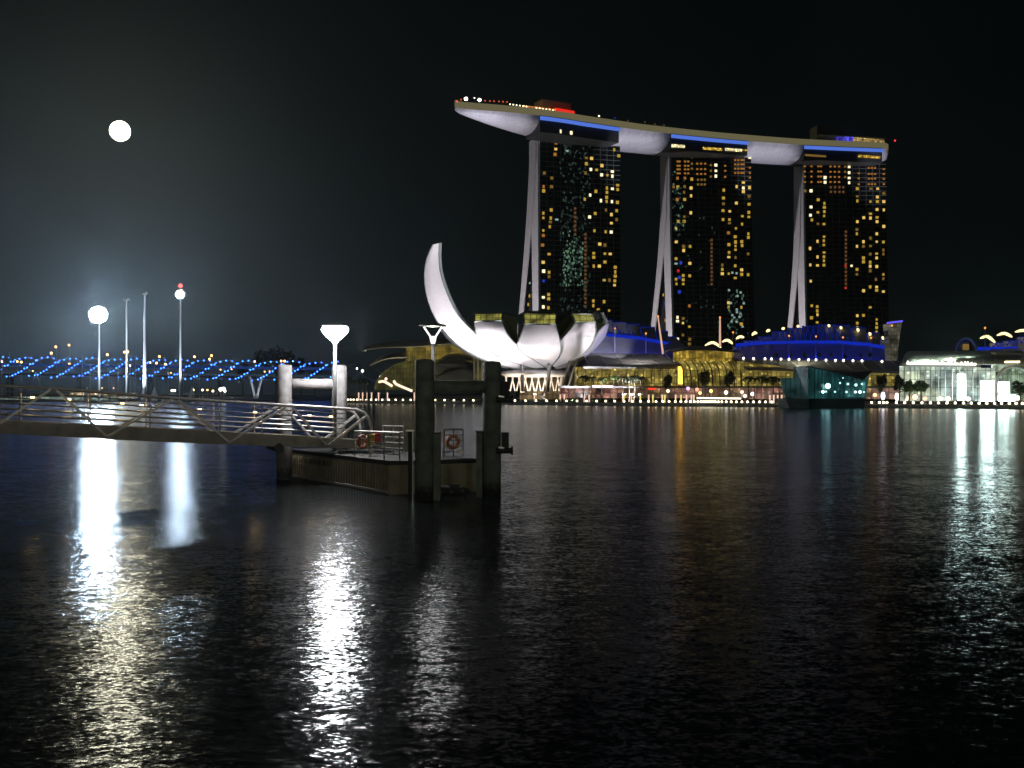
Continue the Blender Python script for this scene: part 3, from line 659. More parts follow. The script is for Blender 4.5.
# theatre hall on the left (behind the first pile)
DK = 1.1
th_ = thing('theatre_hall', G(420, 440, .9), 'low theatre hall with sweeping curved roofs and amber glass, left of the lotus museum', 'theatre')
poly('glass_wall', [(406, 347, 448), (476, 344, 440), (476, 361, 440), (406, 361, 448)], (0, 3, 0), gl_o2, th_)
poly('glass_wall', [(376, 381, 440), (384, 371, 441), (394, 364.5, 442), (405, 361, 442), (440, 359, 436), (478, 361, 432), (478, 390, 430), (374, 390, 440)], (0, 3, 0), gl_o, th_)  # left part is the olive roof slope, its tone put in as emission
def canopy(name, top, wd, th, m, parent):
    pts = bez([P(*q) for q in top], 8); rows = []
    for p in pts: rows.append([p, p + Vector((0, wd, wd * .16)), p + Vector((0, wd, wd * .16 - th)), p + Vector((0, 0, -th)), p])
    g = M().grid(rows); g.add(rows[0][:4], [(0, 1, 2, 3)]); g.add(rows[-1][:4], [(0, 1, 2, 3)]); return g.build(name, m, parent)
pale_roof = mat('pale_theatre_roof', (.5, .5, .42), .6, var=.1, scale=.3)
canopy('roof', [(361, 350.5, 452), (378, 347.5, 450), (396, 347, 448), (420, 346, 446), (446, 343.5, 442), (480, 342.5, 438)], 26, .5, pale_roof, th_)
canopy('roof', [(370, 365, 442), (381, 360, 440), (393, 357.5, 440), (406, 357, 440)], 20, .5, pale_roof, th_)
# two shell roofs
for pts in ([(431, 374, 424), (436, 364, 430), (446, 357, 436), (458, 354.5, 438), (470, 357, 436), (478, 364, 432), (478, 374, 428)], [(428, 386, 415), (436, 378, 420), (448, 371.5, 424), (460, 369.5, 425), (474, 372, 424), (480, 386, 418)]):
    poly('shell_roof', pts, (0, 10, 2), roof_grey, th_)
r = M()
for px in range(474, 496, 4): r.bar(P(px, 358, 420), P(px, 390, 420), .35)
r.build('mullions', white_clad, th_)
poly('glass_wall', [(474, 360, 421), (500, 362, 419), (500, 390, 419), (474, 390, 421)], (0, 1, 0), gl_o, th_)
lamp('SPOT', 'theatre_lamp', P(425, 386, 415), 9000, (1, .85, .5), P(450, 360, 440), 110, .8, .3)
lamp('SPOT', 'theatre_roof_lamp', P(385, 386, 420), 9000, (1, .85, .5), P(400, 350, 450), 110, .8, .3)

# blue lit event roofs
DK = 1.0
def blue_hall(label, top, ybase, D0, Dt, line, masts, ends):
    h = thing('event_hall', G((top[0][0] + top[-1][0]) / 2, Dt, .9), label, 'hall', 'blue lit roofs behind the malls')
    t = [P(x, y, Dt) for x, y in top]; n = len(t)
    bt = [P(x, ybase, D0) for x, y in top]
    bt[-1] = P(ends, ybase, D0)
    for i in range(n - 1):                              # overlapping roof leaves, each a step lower
        a, b_, c_, d_ = bt[i], bt[i + 1], t[i + 1].copy(), t[i]
        c_.z = d_.z
        M().slab([a, b_, c_, d_], (0, .6, -.6)).build('roof_leaf', blue_skin, h)
        e = M().bar(d_ + Vector((0, -.3, .1)), c_ + Vector((0, -.3, .1)), .35); e.build('blue_edge_tube', BLs, h)
    M().tube([P(x, y, (Dt + D0) / 2 - 2) for x, y in line], .75, 6).build('blue_light_tube', BL, h)
    z = M(); k = 0
    for i in range(n - 1):
        m_ = 3
        for j in range(m_):
            f0, f1 = j / m_, (j + 1) / m_; p0 = t[i].lerp(t[i + 1], f0); p1 = t[i].lerp(t[i + 1], f1)
            q0 = p0.lerp(bt[i].lerp(bt[i + 1], f0), .42); q1 = p1.lerp(bt[i].lerp(bt[i + 1], f1), .42); mid = (q0 + q1) / 2
            z.bar(p0 + Vector((0, -1, -.6)), mid + Vector((0, -1, 0)), .3); z.bar(mid + Vector((0, -1, 0)), p1 + Vector((0, -1, -.6)), .3)
    z.build('roof_truss', BLs, h)
    w0 = M(); a, b_ = P(top[0][0], ybase + .3, D0), P(ends, ybase + .3, D0)
    w0.slab([a, b_, Vector((b_.x, b_.y, 1)), Vector((a.x, a.y, 1))], (0, 60, 0)).build('wall', dark_roof, h)
    xs0, xs1 = top[0][0], top[-1][0]
    k = max(3, int((xs1 - xs0) / 22))
    for i in range(k):
        x = xs0 + (xs1 - xs0) * (i + .5) / k + (12 if xs0 == 976 else 0)
        lamp('SPOT', 'blue_roof_light', P(x, ybase - .5, D0 - 8), 1300, (.006, .035, 1), P(x, (ybase + 332) / 2, D0 + 12), 130, .8, .3)
    return h
bh1 = blue_hall('blue lit stepped roof directly right of the lotus museum', [(572, 318), (596, 320), (612, 322.5), (626, 324.5), (640, 327.5), (655, 331.5), (668, 337), (676, 343)], 353, 425, 450,
                [(578, 334), (605, 334.6), (640, 338), (668, 343.5)], 0, 690)
bh2 = blue_hall('long blue lit stepped roof in front of the right hotel tower', [(733, 347), (744, 341), (758, 337), (772, 332), (787, 328.5), (802, 326.6), (818, 325), (834, 325.5), (850, 328), (866, 333), (880, 339), (894, 346)], 359.5, 425, 450,
                [(736, 345), (760, 343), (800, 342), (840, 342), (868, 344.5), (895, 349)], 0, 899)
bh3 = blue_hall('blue lit roof with glowing arcs at the far right edge of the waterfront', [(976, 350), (990, 343), (1004, 341), (1018, 337), (1034, 335), (1050, 333)], 353, 400, 424,
                [(978, 348.5), (1000, 348.5), (1040, 347.5)], 0, 1060)
def arcs(h, lst, D):
    for x0, x1, y0, y1, s in lst:
        pts = bez([P(x0, y0, D), P((x0 + x1) / 2, min(y0, y1) - s, D), P(x1, y1, D)], 8)
        M().tube(pts, [.15, .35, .55, .62, .65, .62, .55, .45, .25], 6).build('lit_arc', arc_m, h)
arcs(bh2, [(705, 721, 345.5, 347.5, 3), (722, 733, 342, 344, 1.8), (736, 744, 339, 337.5, .8), (752, 757, 335.5, 333.5, .6), (766.5, 770, 332, 331, .6), (782, 784.5, 329.5, 329, .5), (797, 799, 327, 326.8, .5), (828, 829.5, 326, 327, .4), (840, 841.5, 328, 329, .4), (857, 858.5, 330, 331.5, .4), (869, 870.5, 334, 335.5, .4), (882, 883.5, 338, 339.5, .4)], 446)
arcs(bh3, [(980, 995, 338.5, 342.5, 2), (997, 1012, 335.5, 337, 2.2), (1015, 1032, 332, 333, 1.6)], 420)
def mast(px, y0, y1, D, label, col=None, r=.35, x2=None):
    t = thing('roof_mast', P(px, y1, D), label, 'mast', 'masts on the mall roofs')
    M().tube([P(px, y1, D), P(x2 or px, y0, D)], [r, r * .6], 8).build('pole', col or steel, t)
    M().ball(P(x2 or px, y0 - .6, D), .42, 8).build('mast_light', mast_l, t)
lm = em('mast_painted_glow', (1, .62, .45), .7)  # floodlight on the poles put in as emission
mast(663, 317, 354, 415, 'slanted glowing mast rising left of the pointed entrance roof', lm, .45, 658)
mast(720, 318, 347, 430, 'upright glowing mast above the pointed entrance roof', lm, .5)
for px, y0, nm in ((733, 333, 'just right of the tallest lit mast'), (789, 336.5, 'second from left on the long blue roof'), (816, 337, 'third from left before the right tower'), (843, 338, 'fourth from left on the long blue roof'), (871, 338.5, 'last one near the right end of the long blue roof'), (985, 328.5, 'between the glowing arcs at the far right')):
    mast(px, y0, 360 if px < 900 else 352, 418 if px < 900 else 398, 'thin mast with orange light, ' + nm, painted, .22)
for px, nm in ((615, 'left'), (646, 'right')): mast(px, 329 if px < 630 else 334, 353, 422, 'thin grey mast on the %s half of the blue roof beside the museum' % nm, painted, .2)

# shopping mall left wing
def mall(name, label): return thing('shopping_mall', G(*name, .9), label, 'shopping mall')
ml = mall((630, 380), 'mall wing with grey sloping roof over yellow lit glass, right of the lotus museum')
poly('roof', [(583, 366.5, 380), (683, 366.8, 372), (676, 361, 385), (660, 354.5, 410), (600, 353.5, 412), (590, 356, 405)], (0, .5, -.8), roof_grey, ml)
rb = M()
for i in range(6): rb.bar(P(590 + i * 17.5, 366.3, 379 - i), P(583 + i * 16.5, 354.5, 408), .3)
rb.build('roof_ribs', painted, ml)
poly('glass_wall', [(575, 367, 384), (683, 367.3, 376), (683, 386, 376), (575, 386, 384)], (0, 2, 0), gl_y, ml)
mu_ = M()
for i in range(13): x = 577 + i * 8.3; mu_.tube([P(x, 385.5, 380 - i * .6), P(x, 373, 380 - i * .6), P(x + 1.2, 367, 384 - i * .6)], .16, 5)
mu_.build('mullions', frame_mat, ml)
poly('podium', [(560, 386, 378), (690, 386, 366), (690, 388, 366), (560, 388, 378)], (0, 8, 0), roof_grey, ml)
poly('shopfront', [(560, 388, 382), (690, 388, 370), (690, 398, 370), (560, 398, 382)], (0, 2, 0), gl_shop, ml)
poly('lit_sign', [(592, 385.3, 370), (613, 385.6, 369), (613, 387.6, 369), (592, 387.4, 370)], (0, .3, 0), em('pink_sign', (1, .75, .85), 2.2), ml, label='bright pinkish white sign strip')
poly('lit_sign', [(648, 387.8, 362), (656, 387.9, 362), (656, 389.8, 362), (648, 389.7, 362)], (0, .3, 0), em('red_sign', (1, .06, .02), 1.2), ml, label='red sign')
poly('atrium_light', [(678.2, 366.5, 372), (682.2, 366.5, 372), (682.6, 384, 372), (678.4, 384, 372)], (0, .5, 0), em('amber_light_column', (1, .45, .05), 4.2), ml, label='amber light column')
# pointed entrance hall
en = mall((705, 372), 'mall entrance hall with a low pointed dark roof and yellow glass above two dark trees')
poly('roof', [(671, 352.5, 368), (686, 348.5, 372), (700, 346.2, 376), (718, 347.5, 374), (740, 351, 370), (738, 352.6, 366), (705, 350.2, 366), (688, 350, 366)], (0, 22, 1), roof_grey, en)
poly('glass_wall', [(674, 351.5, 372), (688, 350.5, 372), (705, 350.5, 370), (734, 352.2, 370), (734, 361, 370), (674, 361, 372)], (0, 2, 0), gl_y2, en)
rows = []
for i in range(17):
    x = 683 + i * 3.6
    rows.append([P(x - 6, 360.8, 374), P(x - 3, 364, 371), P(x - .5, 369, 368.5), P(x + .5, 376, 367), P(x + 1, 386, 366)])
M().grid(rows).build('curved_glass', gl_y, en, thick=.3)
rb = M()
for i in range(0, 17, 2): rb.tube([q + Vector((0, -.4, 0)) for q in rows[i]], .2, 5)
rb.build('glass_ribs', frame_mat, en)
poly('podium', [(684, 386, 362), (752, 386, 354), (752, 388, 354), (684, 388, 362)], (0, 8, 0), roof_grey, en)
poly('shopfront', [(684, 388, 366), (752, 388, 358), (752, 398, 358), (684, 398, 366)], (0, 2, 0), gl_shop, en)
poly('light_line', [(697, 397.3, 333), (741, 397.8, 328), (741, 399.3, 328), (697, 398.8, 333)], (0, .5, 0), em('promenade_strip', (1, .9, .7), 2.6), en, label='long white light line above the promenade')
# right wing with sloping roof behind the pavilion
mr = mall((820, 370), 'long mall wing with ribbed roof and white lamp row behind the glass pavilion')
poly('roof', [(747, 368, 362), (915, 371.5, 340), (905, 360.8, 372), (730, 358.5, 392)], (0, .5, -.8), roof_grey, mr)
rb = M()
for i in range(10): rb.bar(P(750 + i * 17, 368 + .35 * i, 361.5 - 2.2 * i), P(738 + i * 17, 359 + .22 * i, 390 - 2 * i), .3)
rb.build('roof_ribs', painted, mr)
poly('glass_wall', [(738, 361, 368), (800, 368.6, 360), (905, 371.8, 346), (905, 386, 346), (738, 386, 368)], (0, 2, 0), gl_y, mr)
poly('shopfront', [(750, 388, 360), (905, 388, 342), (905, 399, 342), (750, 399, 360)], (0, 2, 0), gl_shop, mr)
poly('podium', [(750, 386, 356), (905, 386, 338), (905, 388, 338), (750, 388, 356)], (0, 6, 0), roof_grey, mr)
rl = em('roof_edge_lamp', (1, .88, .75), 5)
for px in (743.5, 753.5, 765, 771.5, 781, 789, 799, 808.5, 816, 826, 835.5, 843.5, 853, 862, 882): M().ball(P(px, 358.2 + (px - 743) * .022, 388 - (px - 743) * .13), .42, 8).build('roof_lamp', rl, mr)
g = M()
for px in (776, 791, 805, 819, 831, 845, 861, 870): g.ball(P(px, 355.5 + rr.uniform(-1, 1), 392), rr.uniform(.7, 1.1), 6)
g.build('roof_shrubs', leaf_mat, mr, kind='stuff')
lamp('SPOT', 'mall_roof_lamp', P(800, 350, 372), 2600, (1, .9, .6), P(800, 364, 372), 165, .5, .3)
lamp('SPOT', 'mall_roof_lamp', P(640, 345, 385), 3600, (1, .9, .8), P(640, 360, 390), 165, .5, .3)
# small lit glass tower right of the blue roof
gt = thing('lift_tower', G(894, 410, .9), 'small tapering glass tower with a blue lit top beside the blue roof', 'tower')
poly('glass_body', [(887.5, 323.5, 410), (902, 321.5, 410), (898, 350, 410), (897, 362, 410), (890, 362, 410)], (0, 5, 0), litglass('lift_glass', (.30, .28, .2), .32, 1.2, 1.6, .5, .3), gt)
M().bar(P(887, 323, 409), P(902.6, 321, 409), .6).build('blue_top_edge', em('violet_edge', (.12, .10, 1), 1.3), gt)
M().ball(P(892, 325.5, 409), .4, 8).build('top_lamp', mast_l, gt)
# boutique hall right: curved ribbed roof over bright glass
bo = mall((945, 310), 'bright white glass mall hall with curved ribbed roof at the right')
rows = []
for i in range(12):
    x = 902 + i * 11.5; k = max(0, (x - 965) / 60)
    rows.append([P(x, 364.3 + i * .08, 306 - i * 1.6), P(x + 1, 360, 308 - i * 1.6), P(x + 3, 355.5, 314 - i * 1.6), P(x + 6, 352.8, 322 - i * 1.6), P(x + 9, 352.2, 332 - i * 1.6)])
M().grid(rows).build('curved_roof', pale_roof, bo, thick=.4, smooth=True)
rb = M()
for i in range(12): rb.tube([q + Vector((0, -.35, .15)) for q in rows[i]], .2, 5)
rb.build('roof_ribs', white_clad, bo)
M().bar(P(900, 364.8, 305), P(981, 366, 294), .7, .8).build('eave_beam', painted, bo)
sg = M(); rs = random.Random(3)
letters = [1.6, 1.0, .9, 1.9, .8, 2.2, .9, 2.3, 2.3, 1.5, 2.4, 1.2, 2.4, 1.7, 2.4, .9, 1.5, 1.7, 1.6, 1.2, .8]
for i, hh in enumerate(letters):
    x = 907.5 + i * 3.3; D = 303.5 - i * .45
    p = P(x, 363.9 + i * .045, D)
    sg.box(p + Vector((0, -.6, .15)), (.95, .2, .55)); sg.box(p + Vector((rs.uniform(-.3, .3), -.6, hh * .25 + .1)), (.32, .2, hh * .5))
sg.build('roof_sign', em('roof_sign_white', (1, .97, .85), 3.0), bo, label='row of white lit letters standing on the eave')
poly('glass_wall', [(902, 366, 309), (981, 367.3, 299), (981, 401, 299), (902, 401, 309)], (0, 2, 0), gl_w, bo)
mu_ = M()
for i in range(12): x = 904 + i * 6.9; mu_.bar(P(x, 366.5, 307 - i * .8), P(x, 400, 307 - i * .8), .16)
mu_.build('mullions', painted, bo)
wl = em('boutique_white', (.78, 1, .93), 30); wl2 = em('boutique_side_white', (.8, 1, .9), 15)
for a, b_, y0, y1 in ((958, 964.5, 374, 400), (981.5, 994, 381, 401)): poly('light_panel', [(a, y0, 298), (b_, y0, 297.4), (b_, y1, 297.4), (a, y1, 298)], (0, .4, 0), wl, bo)
poly('glass_wall', [(982, 368, 300), (996, 368, 299), (996, 401, 299), (982, 401, 300)], (0, 1, 0), gl_w, bo)
for px in (925, 950, 968, 985, 998): lamp('SPOT', 'boutique_roof_light', P(px, 358.5, 300), 3200, (.8, 1, .88), P(px + 3, 356, 314), 110, .8, .2)
# arched hall
ah = mall((1012, 295), 'arched glass hall with white interior at the far right edge')
arch = [(996.5, 401)] + [(1014 + 17.5 * math.cos(math.pi * (1 - k / 10)), 383 - 17 * math.sin(math.pi * k / 10)) for k in range(11)] + [(1031.5, 401)]
poly('glass_wall', [(x, y, 293) for x, y in arch], (0, 1, 0), litglass('arch_glass', (.55, .75, .5), .75, 1.2, 3, .4, 1), ah)
M().tube([P(x, y, 292) for x, y in arch], .5, 6).build('arch_frame', white_clad, ah)
poly('light_panel', [(998, 382, 292), (1009, 382, 291.6), (1009, 393, 291.6), (998, 393, 292)], (0, .4, 0), wl2, ah)
poly('light_panel', [(998, 394.5, 292), (1015, 394.5, 291.4), (1015, 401, 291.4), (998, 401, 292)], (0, .4, 0), wl2, ah)
mu_ = M()
for x in (1002, 1009.7, 1017, 1024): mu_.bar(P(x, 372, 291), P(x, 401, 291), .18)
mu_.build('mullions', painted, ah)
poly('wall', [(996, 352, 300), (1060, 354, 290), (1060, 372, 290), (1030, 372, 293), (996, 372, 300)], (0, 3, 0), pale_roof, ah)
poly('lit_sign', [(1005, 361, 288), (1020, 360.8, 287), (1020, 362.8, 287), (1005, 363, 288)], (0, .3, 0), em('warm_sign', (1, .75, .4), 3), ah)

dm = thing('arched_dome', G(966, 420, .9), 'faint grey arched roof peeking above the bright glass hall', 'dome')
pts = [P(966 + 10 * math.cos(math.pi * (1 - k / 12)), 351 - 12.5 * math.sin(math.pi * k / 12), 420) for k in range(13)]
M().tube(pts, .5, 6).build('arch_rim', painted, dm)
M().slab([p + Vector((0, .5, 0)) for p in pts], (0, 8, 0)).build('arch_infill', dark_roof, dm)
poly('window', [(963, 344, 419.5), (969, 344, 419.5), (969, 350, 419.5), (963, 350, 419.5)], (0, .3, 0), WD, dm)

# crystal pavilion standing in the water
cp = thing('glass_pavilion', G(828, 306, 0), 'faceted teal glass pavilion on a black base standing in the water', 'pavilion')
poly('base', [(809, 398.5, 300), (865, 398.5, 300), (864.5, 408.2, 300), (809.5, 408.2, 300)], (0, 14, 0), black, cp)
poly('base', [(785, 398.5, 304), (808.8, 398.5, 300.2), (808.8, 408.2, 300.2), (790, 407.8, 304)], (0, 12, 0), seawall_mat, cp)
poly('glass_wall', [(795, 366.5, 304), (808, 366.2, 299), (808, 398.5, 299), (793, 398.5, 304)], (0, 1.5, 0), gl_teal2, cp)
poly('glass_wall', [(808.2, 366.2, 299), (822, 369, 299.6), (836, 372.6, 300), (850, 376, 300), (865, 379, 301), (869.6, 374, 303), (865.5, 398.5, 302), (808.2, 398.5, 299)], (0, 1.5, 0), gl_teal, cp)
poly('glass_wall', [(781, 378.2, 306), (794, 377.4, 303.5), (794, 398.5, 303.5), (785.5, 398.5, 306)], (0, 1.5, 0), gl_teal2, cp)
poly('roof', [(806, 366, 299), (826, 369.3, 299), (845, 374.5, 299.5), (864, 379, 300.5), (873, 370.5, 304), (850, 372.2, 316), (835, 371.8, 320)], (0, .5, -.5), dark_roof, cp)
mu_ = M()
for i in range(14): x = 810 + i * 4.2; mu_.bar(P(x, 368 + max(0, (x - 815)) * .23, 298.6), P(x + (1 if x > 840 else 0) * -.8, 398, 298.6), .13)
mu_.bar(P(808, 391, 298.5), P(866, 391.3, 299.5), .16)
mu_.build('mullions', frame_mat, cp)
cy = em('cyan_lamp', (.45, .95, 1), 5); cy2 = em('cyan_small_lamp', (.4, .85, .9), 2.2)
for px, py, r_, m_ in ((828, 386, .8, cy), (823, 391.8, .45, cy), (826, 391.6, .3, cy2), (835, 391.8, .3, cy2), (846.5, 392, .35, cy2), (855.5, 392, .35, cy), (860, 392, .45, cy), (864, 392, .25, cy2), (840, 383, .3, cy2), (848, 384, .35, cy2), (856, 385, .45, cy2), (862, 384, .3, cy2), (843, 378, .2, cy2)):
    M().ball(P(px, py, 298), r_, 8).build('interior_lamp', m_, cp)
g = M().slab([P(x, y, 298.4) for x, y in ((846, 381.5), (866, 382), (864, 397), (846, 397))], (0, .2, 0)).build('lit_bay', litglass('pavilion_bay', (.12, .42, .42), .45, 1.1, 3.2, .3, 1.0), cp)

# ------------------------------------------------------------ promenade lights, posts, plants
pm = em('promenade_globe', (1, .80, .50), 7)
proto = None
def plamp(px, label, group):
    global proto
    p = along(px, .62); p.z = 1.2
    if proto is None:
        proto = thing('promenade_lamp', p, label, 'lamp', group)
        M().ball(p + Vector((0, -.1, .42)), .36, 8).build('globe', pm, proto, smooth=True)
        M().box(p, (.5, .5, .3)).build('lamp_base', painted, proto)
        return proto
    c_ = copy_tree(proto); c_.location = p; tag(c_, label, 'lamp', group); return c_
L1 = [346.4, 349, 351.7, 354.6, 358, 362, 367, 372, 377, 383.3, 389.8, 396.6, 403.9, 411.7]
L2 = [436.3, 445.7, 455, 465, 474.5, 507, 516, 526.5, 537, 547.6, 557.5, 567.6]
L3 = [578, 587.5, 597.6, 606.7, 615.6, 625, 633.4, 641.4, 649.3, 656.7, 663.5, 669.8, 676, 681.5, 686.5, 691, 695]
L4 = [698.5, 701.5, 704, 706, 708, 710, 712, 714, 716, 719, 722.5, 726.8, 731.8, 737, 742.5, 748, 754, 760, 766, 772.3, 779]
L5 = [872, 880, 884, 887.5, 897, 905.3, 913.8, 922.5, 931, 939, 947.5, 955.7, 964, 971.7, 979.6, 987.3, 995, 1002, 1009.7, 1016.4, 1022.8]
for lst, lab in ((L1, 'small white globe on the seawall left of the first dark jetty pile'), (L2, 'small white globe on the seawall in front of the lotus museum'), (L3, 'small white globe on the seawall in front of the left mall wing'),
                 (L4, 'small white globe on the seawall between the entrance hall and the glass pavilion'), (L5, 'small white globe on the seawall right of the glass pavilion')):
    for px in lst: plamp(px, lab, 'promenade lamps: ' + lab[21:])
pc = em('glowing_post', (1, .68, .5), 1.0); pc2 = em('glowing_post_yellow', (.9, .8, .25), 1.0)  # uplight on the post shafts put in as emission
rs = random.Random(8)
post_px = [(348, 'p'), (352, 'p'), (356, 'p'), (361, 'p'), (368, 'p'), (377, 'p'), (404, 'p'), (412, 'p'), (523, 'p'), (549, 'p'), (553, 'p'), (573, 'p'), (578, 'p'), (613, 'y'), (620.5, 'p'), (629.5, 'y'), (638, 'p'), (644.5, 'y'), (654, 'p'), (656.5, 'y'), (667.5, 'p'), (673, 'y'), (678.5, 'p'), (683.5, 'p'), (686, 'p'), (763, 'p'), (767, 'p'), (771, 'p'), (775, 'p')]
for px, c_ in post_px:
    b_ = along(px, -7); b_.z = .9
    t = thing('glowing_post', b_, 'pale glowing pergola post on the promenade behind the seawall lamps', 'post', 'glowing posts along the promenade')
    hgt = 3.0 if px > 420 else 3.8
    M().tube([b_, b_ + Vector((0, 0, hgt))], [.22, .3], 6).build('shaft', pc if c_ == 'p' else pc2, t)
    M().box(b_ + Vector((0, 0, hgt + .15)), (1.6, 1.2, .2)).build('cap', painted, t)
# leaning lit canopies on the left promenade
for pts, lab in (([(392, 386, 400), (384, 381.5, 402), (379, 382, 403)], 'left one of two white lit canopy arms leaning over the promenade'), ([(412, 391, 392), (405, 388, 393), (396, 384, 395), (394, 381, 396)], 'right one of two white lit canopy arms, beside the first dark pile')):
    t = M().tube([P(*q) for q in bez([Vector(p) for p in pts], 6)], .5, 6).build('canopy_arm', em('canopy_white', (1, .8, .55), 1.6), label=lab, cat='canopy')
# shop lights and umbrellas behind
sl = [(700, 393, (1, .5, .2)), (711, 391, (1, .7, .2)), (726, 392.5, (1, .95, .9)), (742, 392, (1, .5, .35)), (745, 396, (1, .8, .6)), (752.5, 394, (1, .95, .9)), (668, 391, (1, .7, .5)), (697, 389.5, (1, .3, .2)), (688, 388.5, (.8, .4, 1)),
      (883, 396, (1, .85, 1)), (897, 397, (1, 1, .9)), (925, 398.5, (1, .45, .3)), (940, 398.5, (1, .9, .7)), (948, 398.8, (1, .8, .6)), (915, 397, (1, .6, .4)), (875, 395, (1, .5, .3)), (908, 398.5, (1, .8, .6)), (1018, 398, (1, .95, .9)), (968, 399, (1, 1, .9)), (386, 379, (1, .7, .6))]
for i, (px, py, cc) in enumerate(sl):
    D = along(px).y + 9; p = P(px, py, D); p.z = max(p.z, 2.0)
    t = thing('kiosk_light', Vector((p.x, p.y, .9)), 'small glowing lantern of a waterfront kiosk, %s' % ('left of the glass pavilion' if px < 800 else 'right of the glass pavilion') if px > 600 else 'small glowing lantern near the left curved hall', 'lantern', 'kiosk lanterns on the promenade' + (' right' if px > 800 else ''))
    M().ball(p, .62 if i not in (13, 14) else .8, 10, 1.0 if i not in (9, 10) else 2.0).build('lantern', em('kiosk_%d' % (hash(cc) % 9999), cc, 5 if min(cc) > .8 else 2.4), t)
    M().tube([(p.x, p.y, .9), (p.x, p.y, p.z - .3)], .08, 6).build('stand', steel, t)

def crown(mb, c, rx, rz, n, s, rnd_):
    for _ in range(n):
        while True:
            v = Vector((rnd_.uniform(-1, 1), rnd_.uniform(-1, 1), rnd_.uniform(-1, 1)))
            if .15 < v.length < 1: break
        lump = .78 + .3 * math.sin(v.x * 5 + c.x) * math.sin(v.z * 6 + c.y)
        p = c + Vector((v.x * rx, v.y * rx, v.z * rz)) * lump
        a = Vector((rnd_.gauss(0, 1), rnd_.gauss(0, 1), rnd_.gauss(0, 1))).normalized(); b_ = a.cross(Vector((rnd_.gauss(0, 1), rnd_.gauss(0, 1), 1))).normalized()
        mb.quad(p - a * s, p + b_ * s * .6, p + a * s, p - b_ * s * .6)
def tree(px, D, ytop, ybot, wpx, label, m=leaf_dark, seed=1, group='broad trees on the promenade'):
    q = random.Random(seed); top = P(px, ytop, D); bot = P(px, ybot, D); base = G(px, D, .9); rx = wpx / 2000 * D
    t = thing('broad_tree', base, label, 'tree', group)
    c_ = (top + bot) / 2; rz = (top.z - bot.z) / 2
    tr = M().tube([base, base + Vector((.1, 0, (c_.z - .9) * .6)), c_ + Vector((0, 0, rz * .3))], [.3, .22, .08], 7)
    for k in range(5):
        a = k * 1.3; tr.tube([base + Vector((0, 0, (c_.z - .9) * .7)), c_ + Vector((math.cos(a) * rx * .6, math.sin(a) * rx * .6, rz * q.uniform(-.2, .5)))], [.12, .04], 5)
    tr.build('trunk', bark, t)
    m1 = M(); crown(m1, c_, rx, rz, 520, .34, q)
    for k in range(5):
        a = q.uniform(0, 6.28); crown(m1, c_ + Vector((math.cos(a) * rx * .55, math.sin(a) * rx * .5, q.uniform(-.5, .6) * rz)), rx * .5, rz * .5, 120, .3, q)
    m1.build('crown', m, t)
tree(705, 338, 370, 388, 14, 'round dark tree before the yellow entrance hall, the left one of the pair', seed=1)
tree(729.5, 334, 370, 388, 13, 'round dark tree before the yellow entrance hall, the right one of the pair', seed=2)
tree(881.5, 314, 373, 393, 11, 'slender dark tree directly right of the teal pavilion', seed=3)
tree(899, 308, 374, 393, 12, 'dark tree at the left corner of the bright glass hall', seed=4)
tree(909, 306, 380, 394, 12, 'smaller olive green tree before the bright glass hall', leaf_mat, 5)
tree(921, 303, 378, 394, 17, 'wide olive green tree before the bright glass hall', leaf_mat, 6)
tree(1020, 281, 381, 396, 18, 'dark tree before the arched hall at the right edge', seed=7)
tree(668, 352, 374, 390, 9, 'thin dark tree left of the amber light column', seed=8)
def palm(px, D, ytop, label, group, seed, m=leaf_mat):
    q = random.Random(seed); base = G(px, D, .9); top = P(px + q.uniform(-1, 1), ytop, D)
    t = thing('palm_tree', base, label, 'palm tree', group)
    M().tube([base, base.lerp(top, .5) + Vector((.15, 0, 0)), top], [.22, .17, .13], 7).build('trunk', bark, t)
    f = M()
    for k in range(15):
        a = k * 2.4 + q.uniform(-.2, .2); L = q.uniform(2.0, 2.7); up_ = q.uniform(.2, 1.1)
        pts = [top + Vector((math.cos(a) * L * s, math.sin(a) * L * s, up_ * s * 1.6 - 2.4 * s * s)) for s in (0, .25, .5, .75, 1)]
        side = Vector((-math.sin(a), math.cos(a), 0))
        for i in range(4):
            for s in (-1, 1):
                w0 = .42 * (1 - i / 5); f.quad(pts[i], pts[i + 1], pts[i + 1] + side * s * w0 + Vector((0, 0, -.25)), pts[i] + side * s * w0 + Vector((0, 0, -.25)))
    f.build('fronds', m, t)
for i, px in enumerate((583, 592, 601, 613, 622, 629, 634, 640)): palm(px, 366 - i, 376 + (i % 3) * 1.2, 'palm tree before the yellow glass of the left mall wing', 'palms before the left mall wing', 20 + i, leaf_mat if px < 620 else leaf_dark)
for i, px in enumerate((748, 754, 761, 767, 773, 779)): palm(px, 332 - i * .6, 377 + (i % 2) * 1.5, 'palm tree between the entrance hall and the teal pavilion', 'palms beside the teal pavilion', 40 + i)
for i, px in enumerate((349, 355, 361, 366)): palm(px, 415, 379 + (i % 2), 'uplit green palm beside the back jetty pile', 'palms near the back jetty pile', 60 + i)
for px, D in ((592, 360), (625, 356), (762, 327), (357, 408), (912, 299), (1016, 276), (700, 332), (725, 328)):
    lamp('SPOT', 'garden_uplight', G(px, D + 1, 1.6), 700, (1, .9, .45), G(px, D + 8, 9), 80, .7, .2)
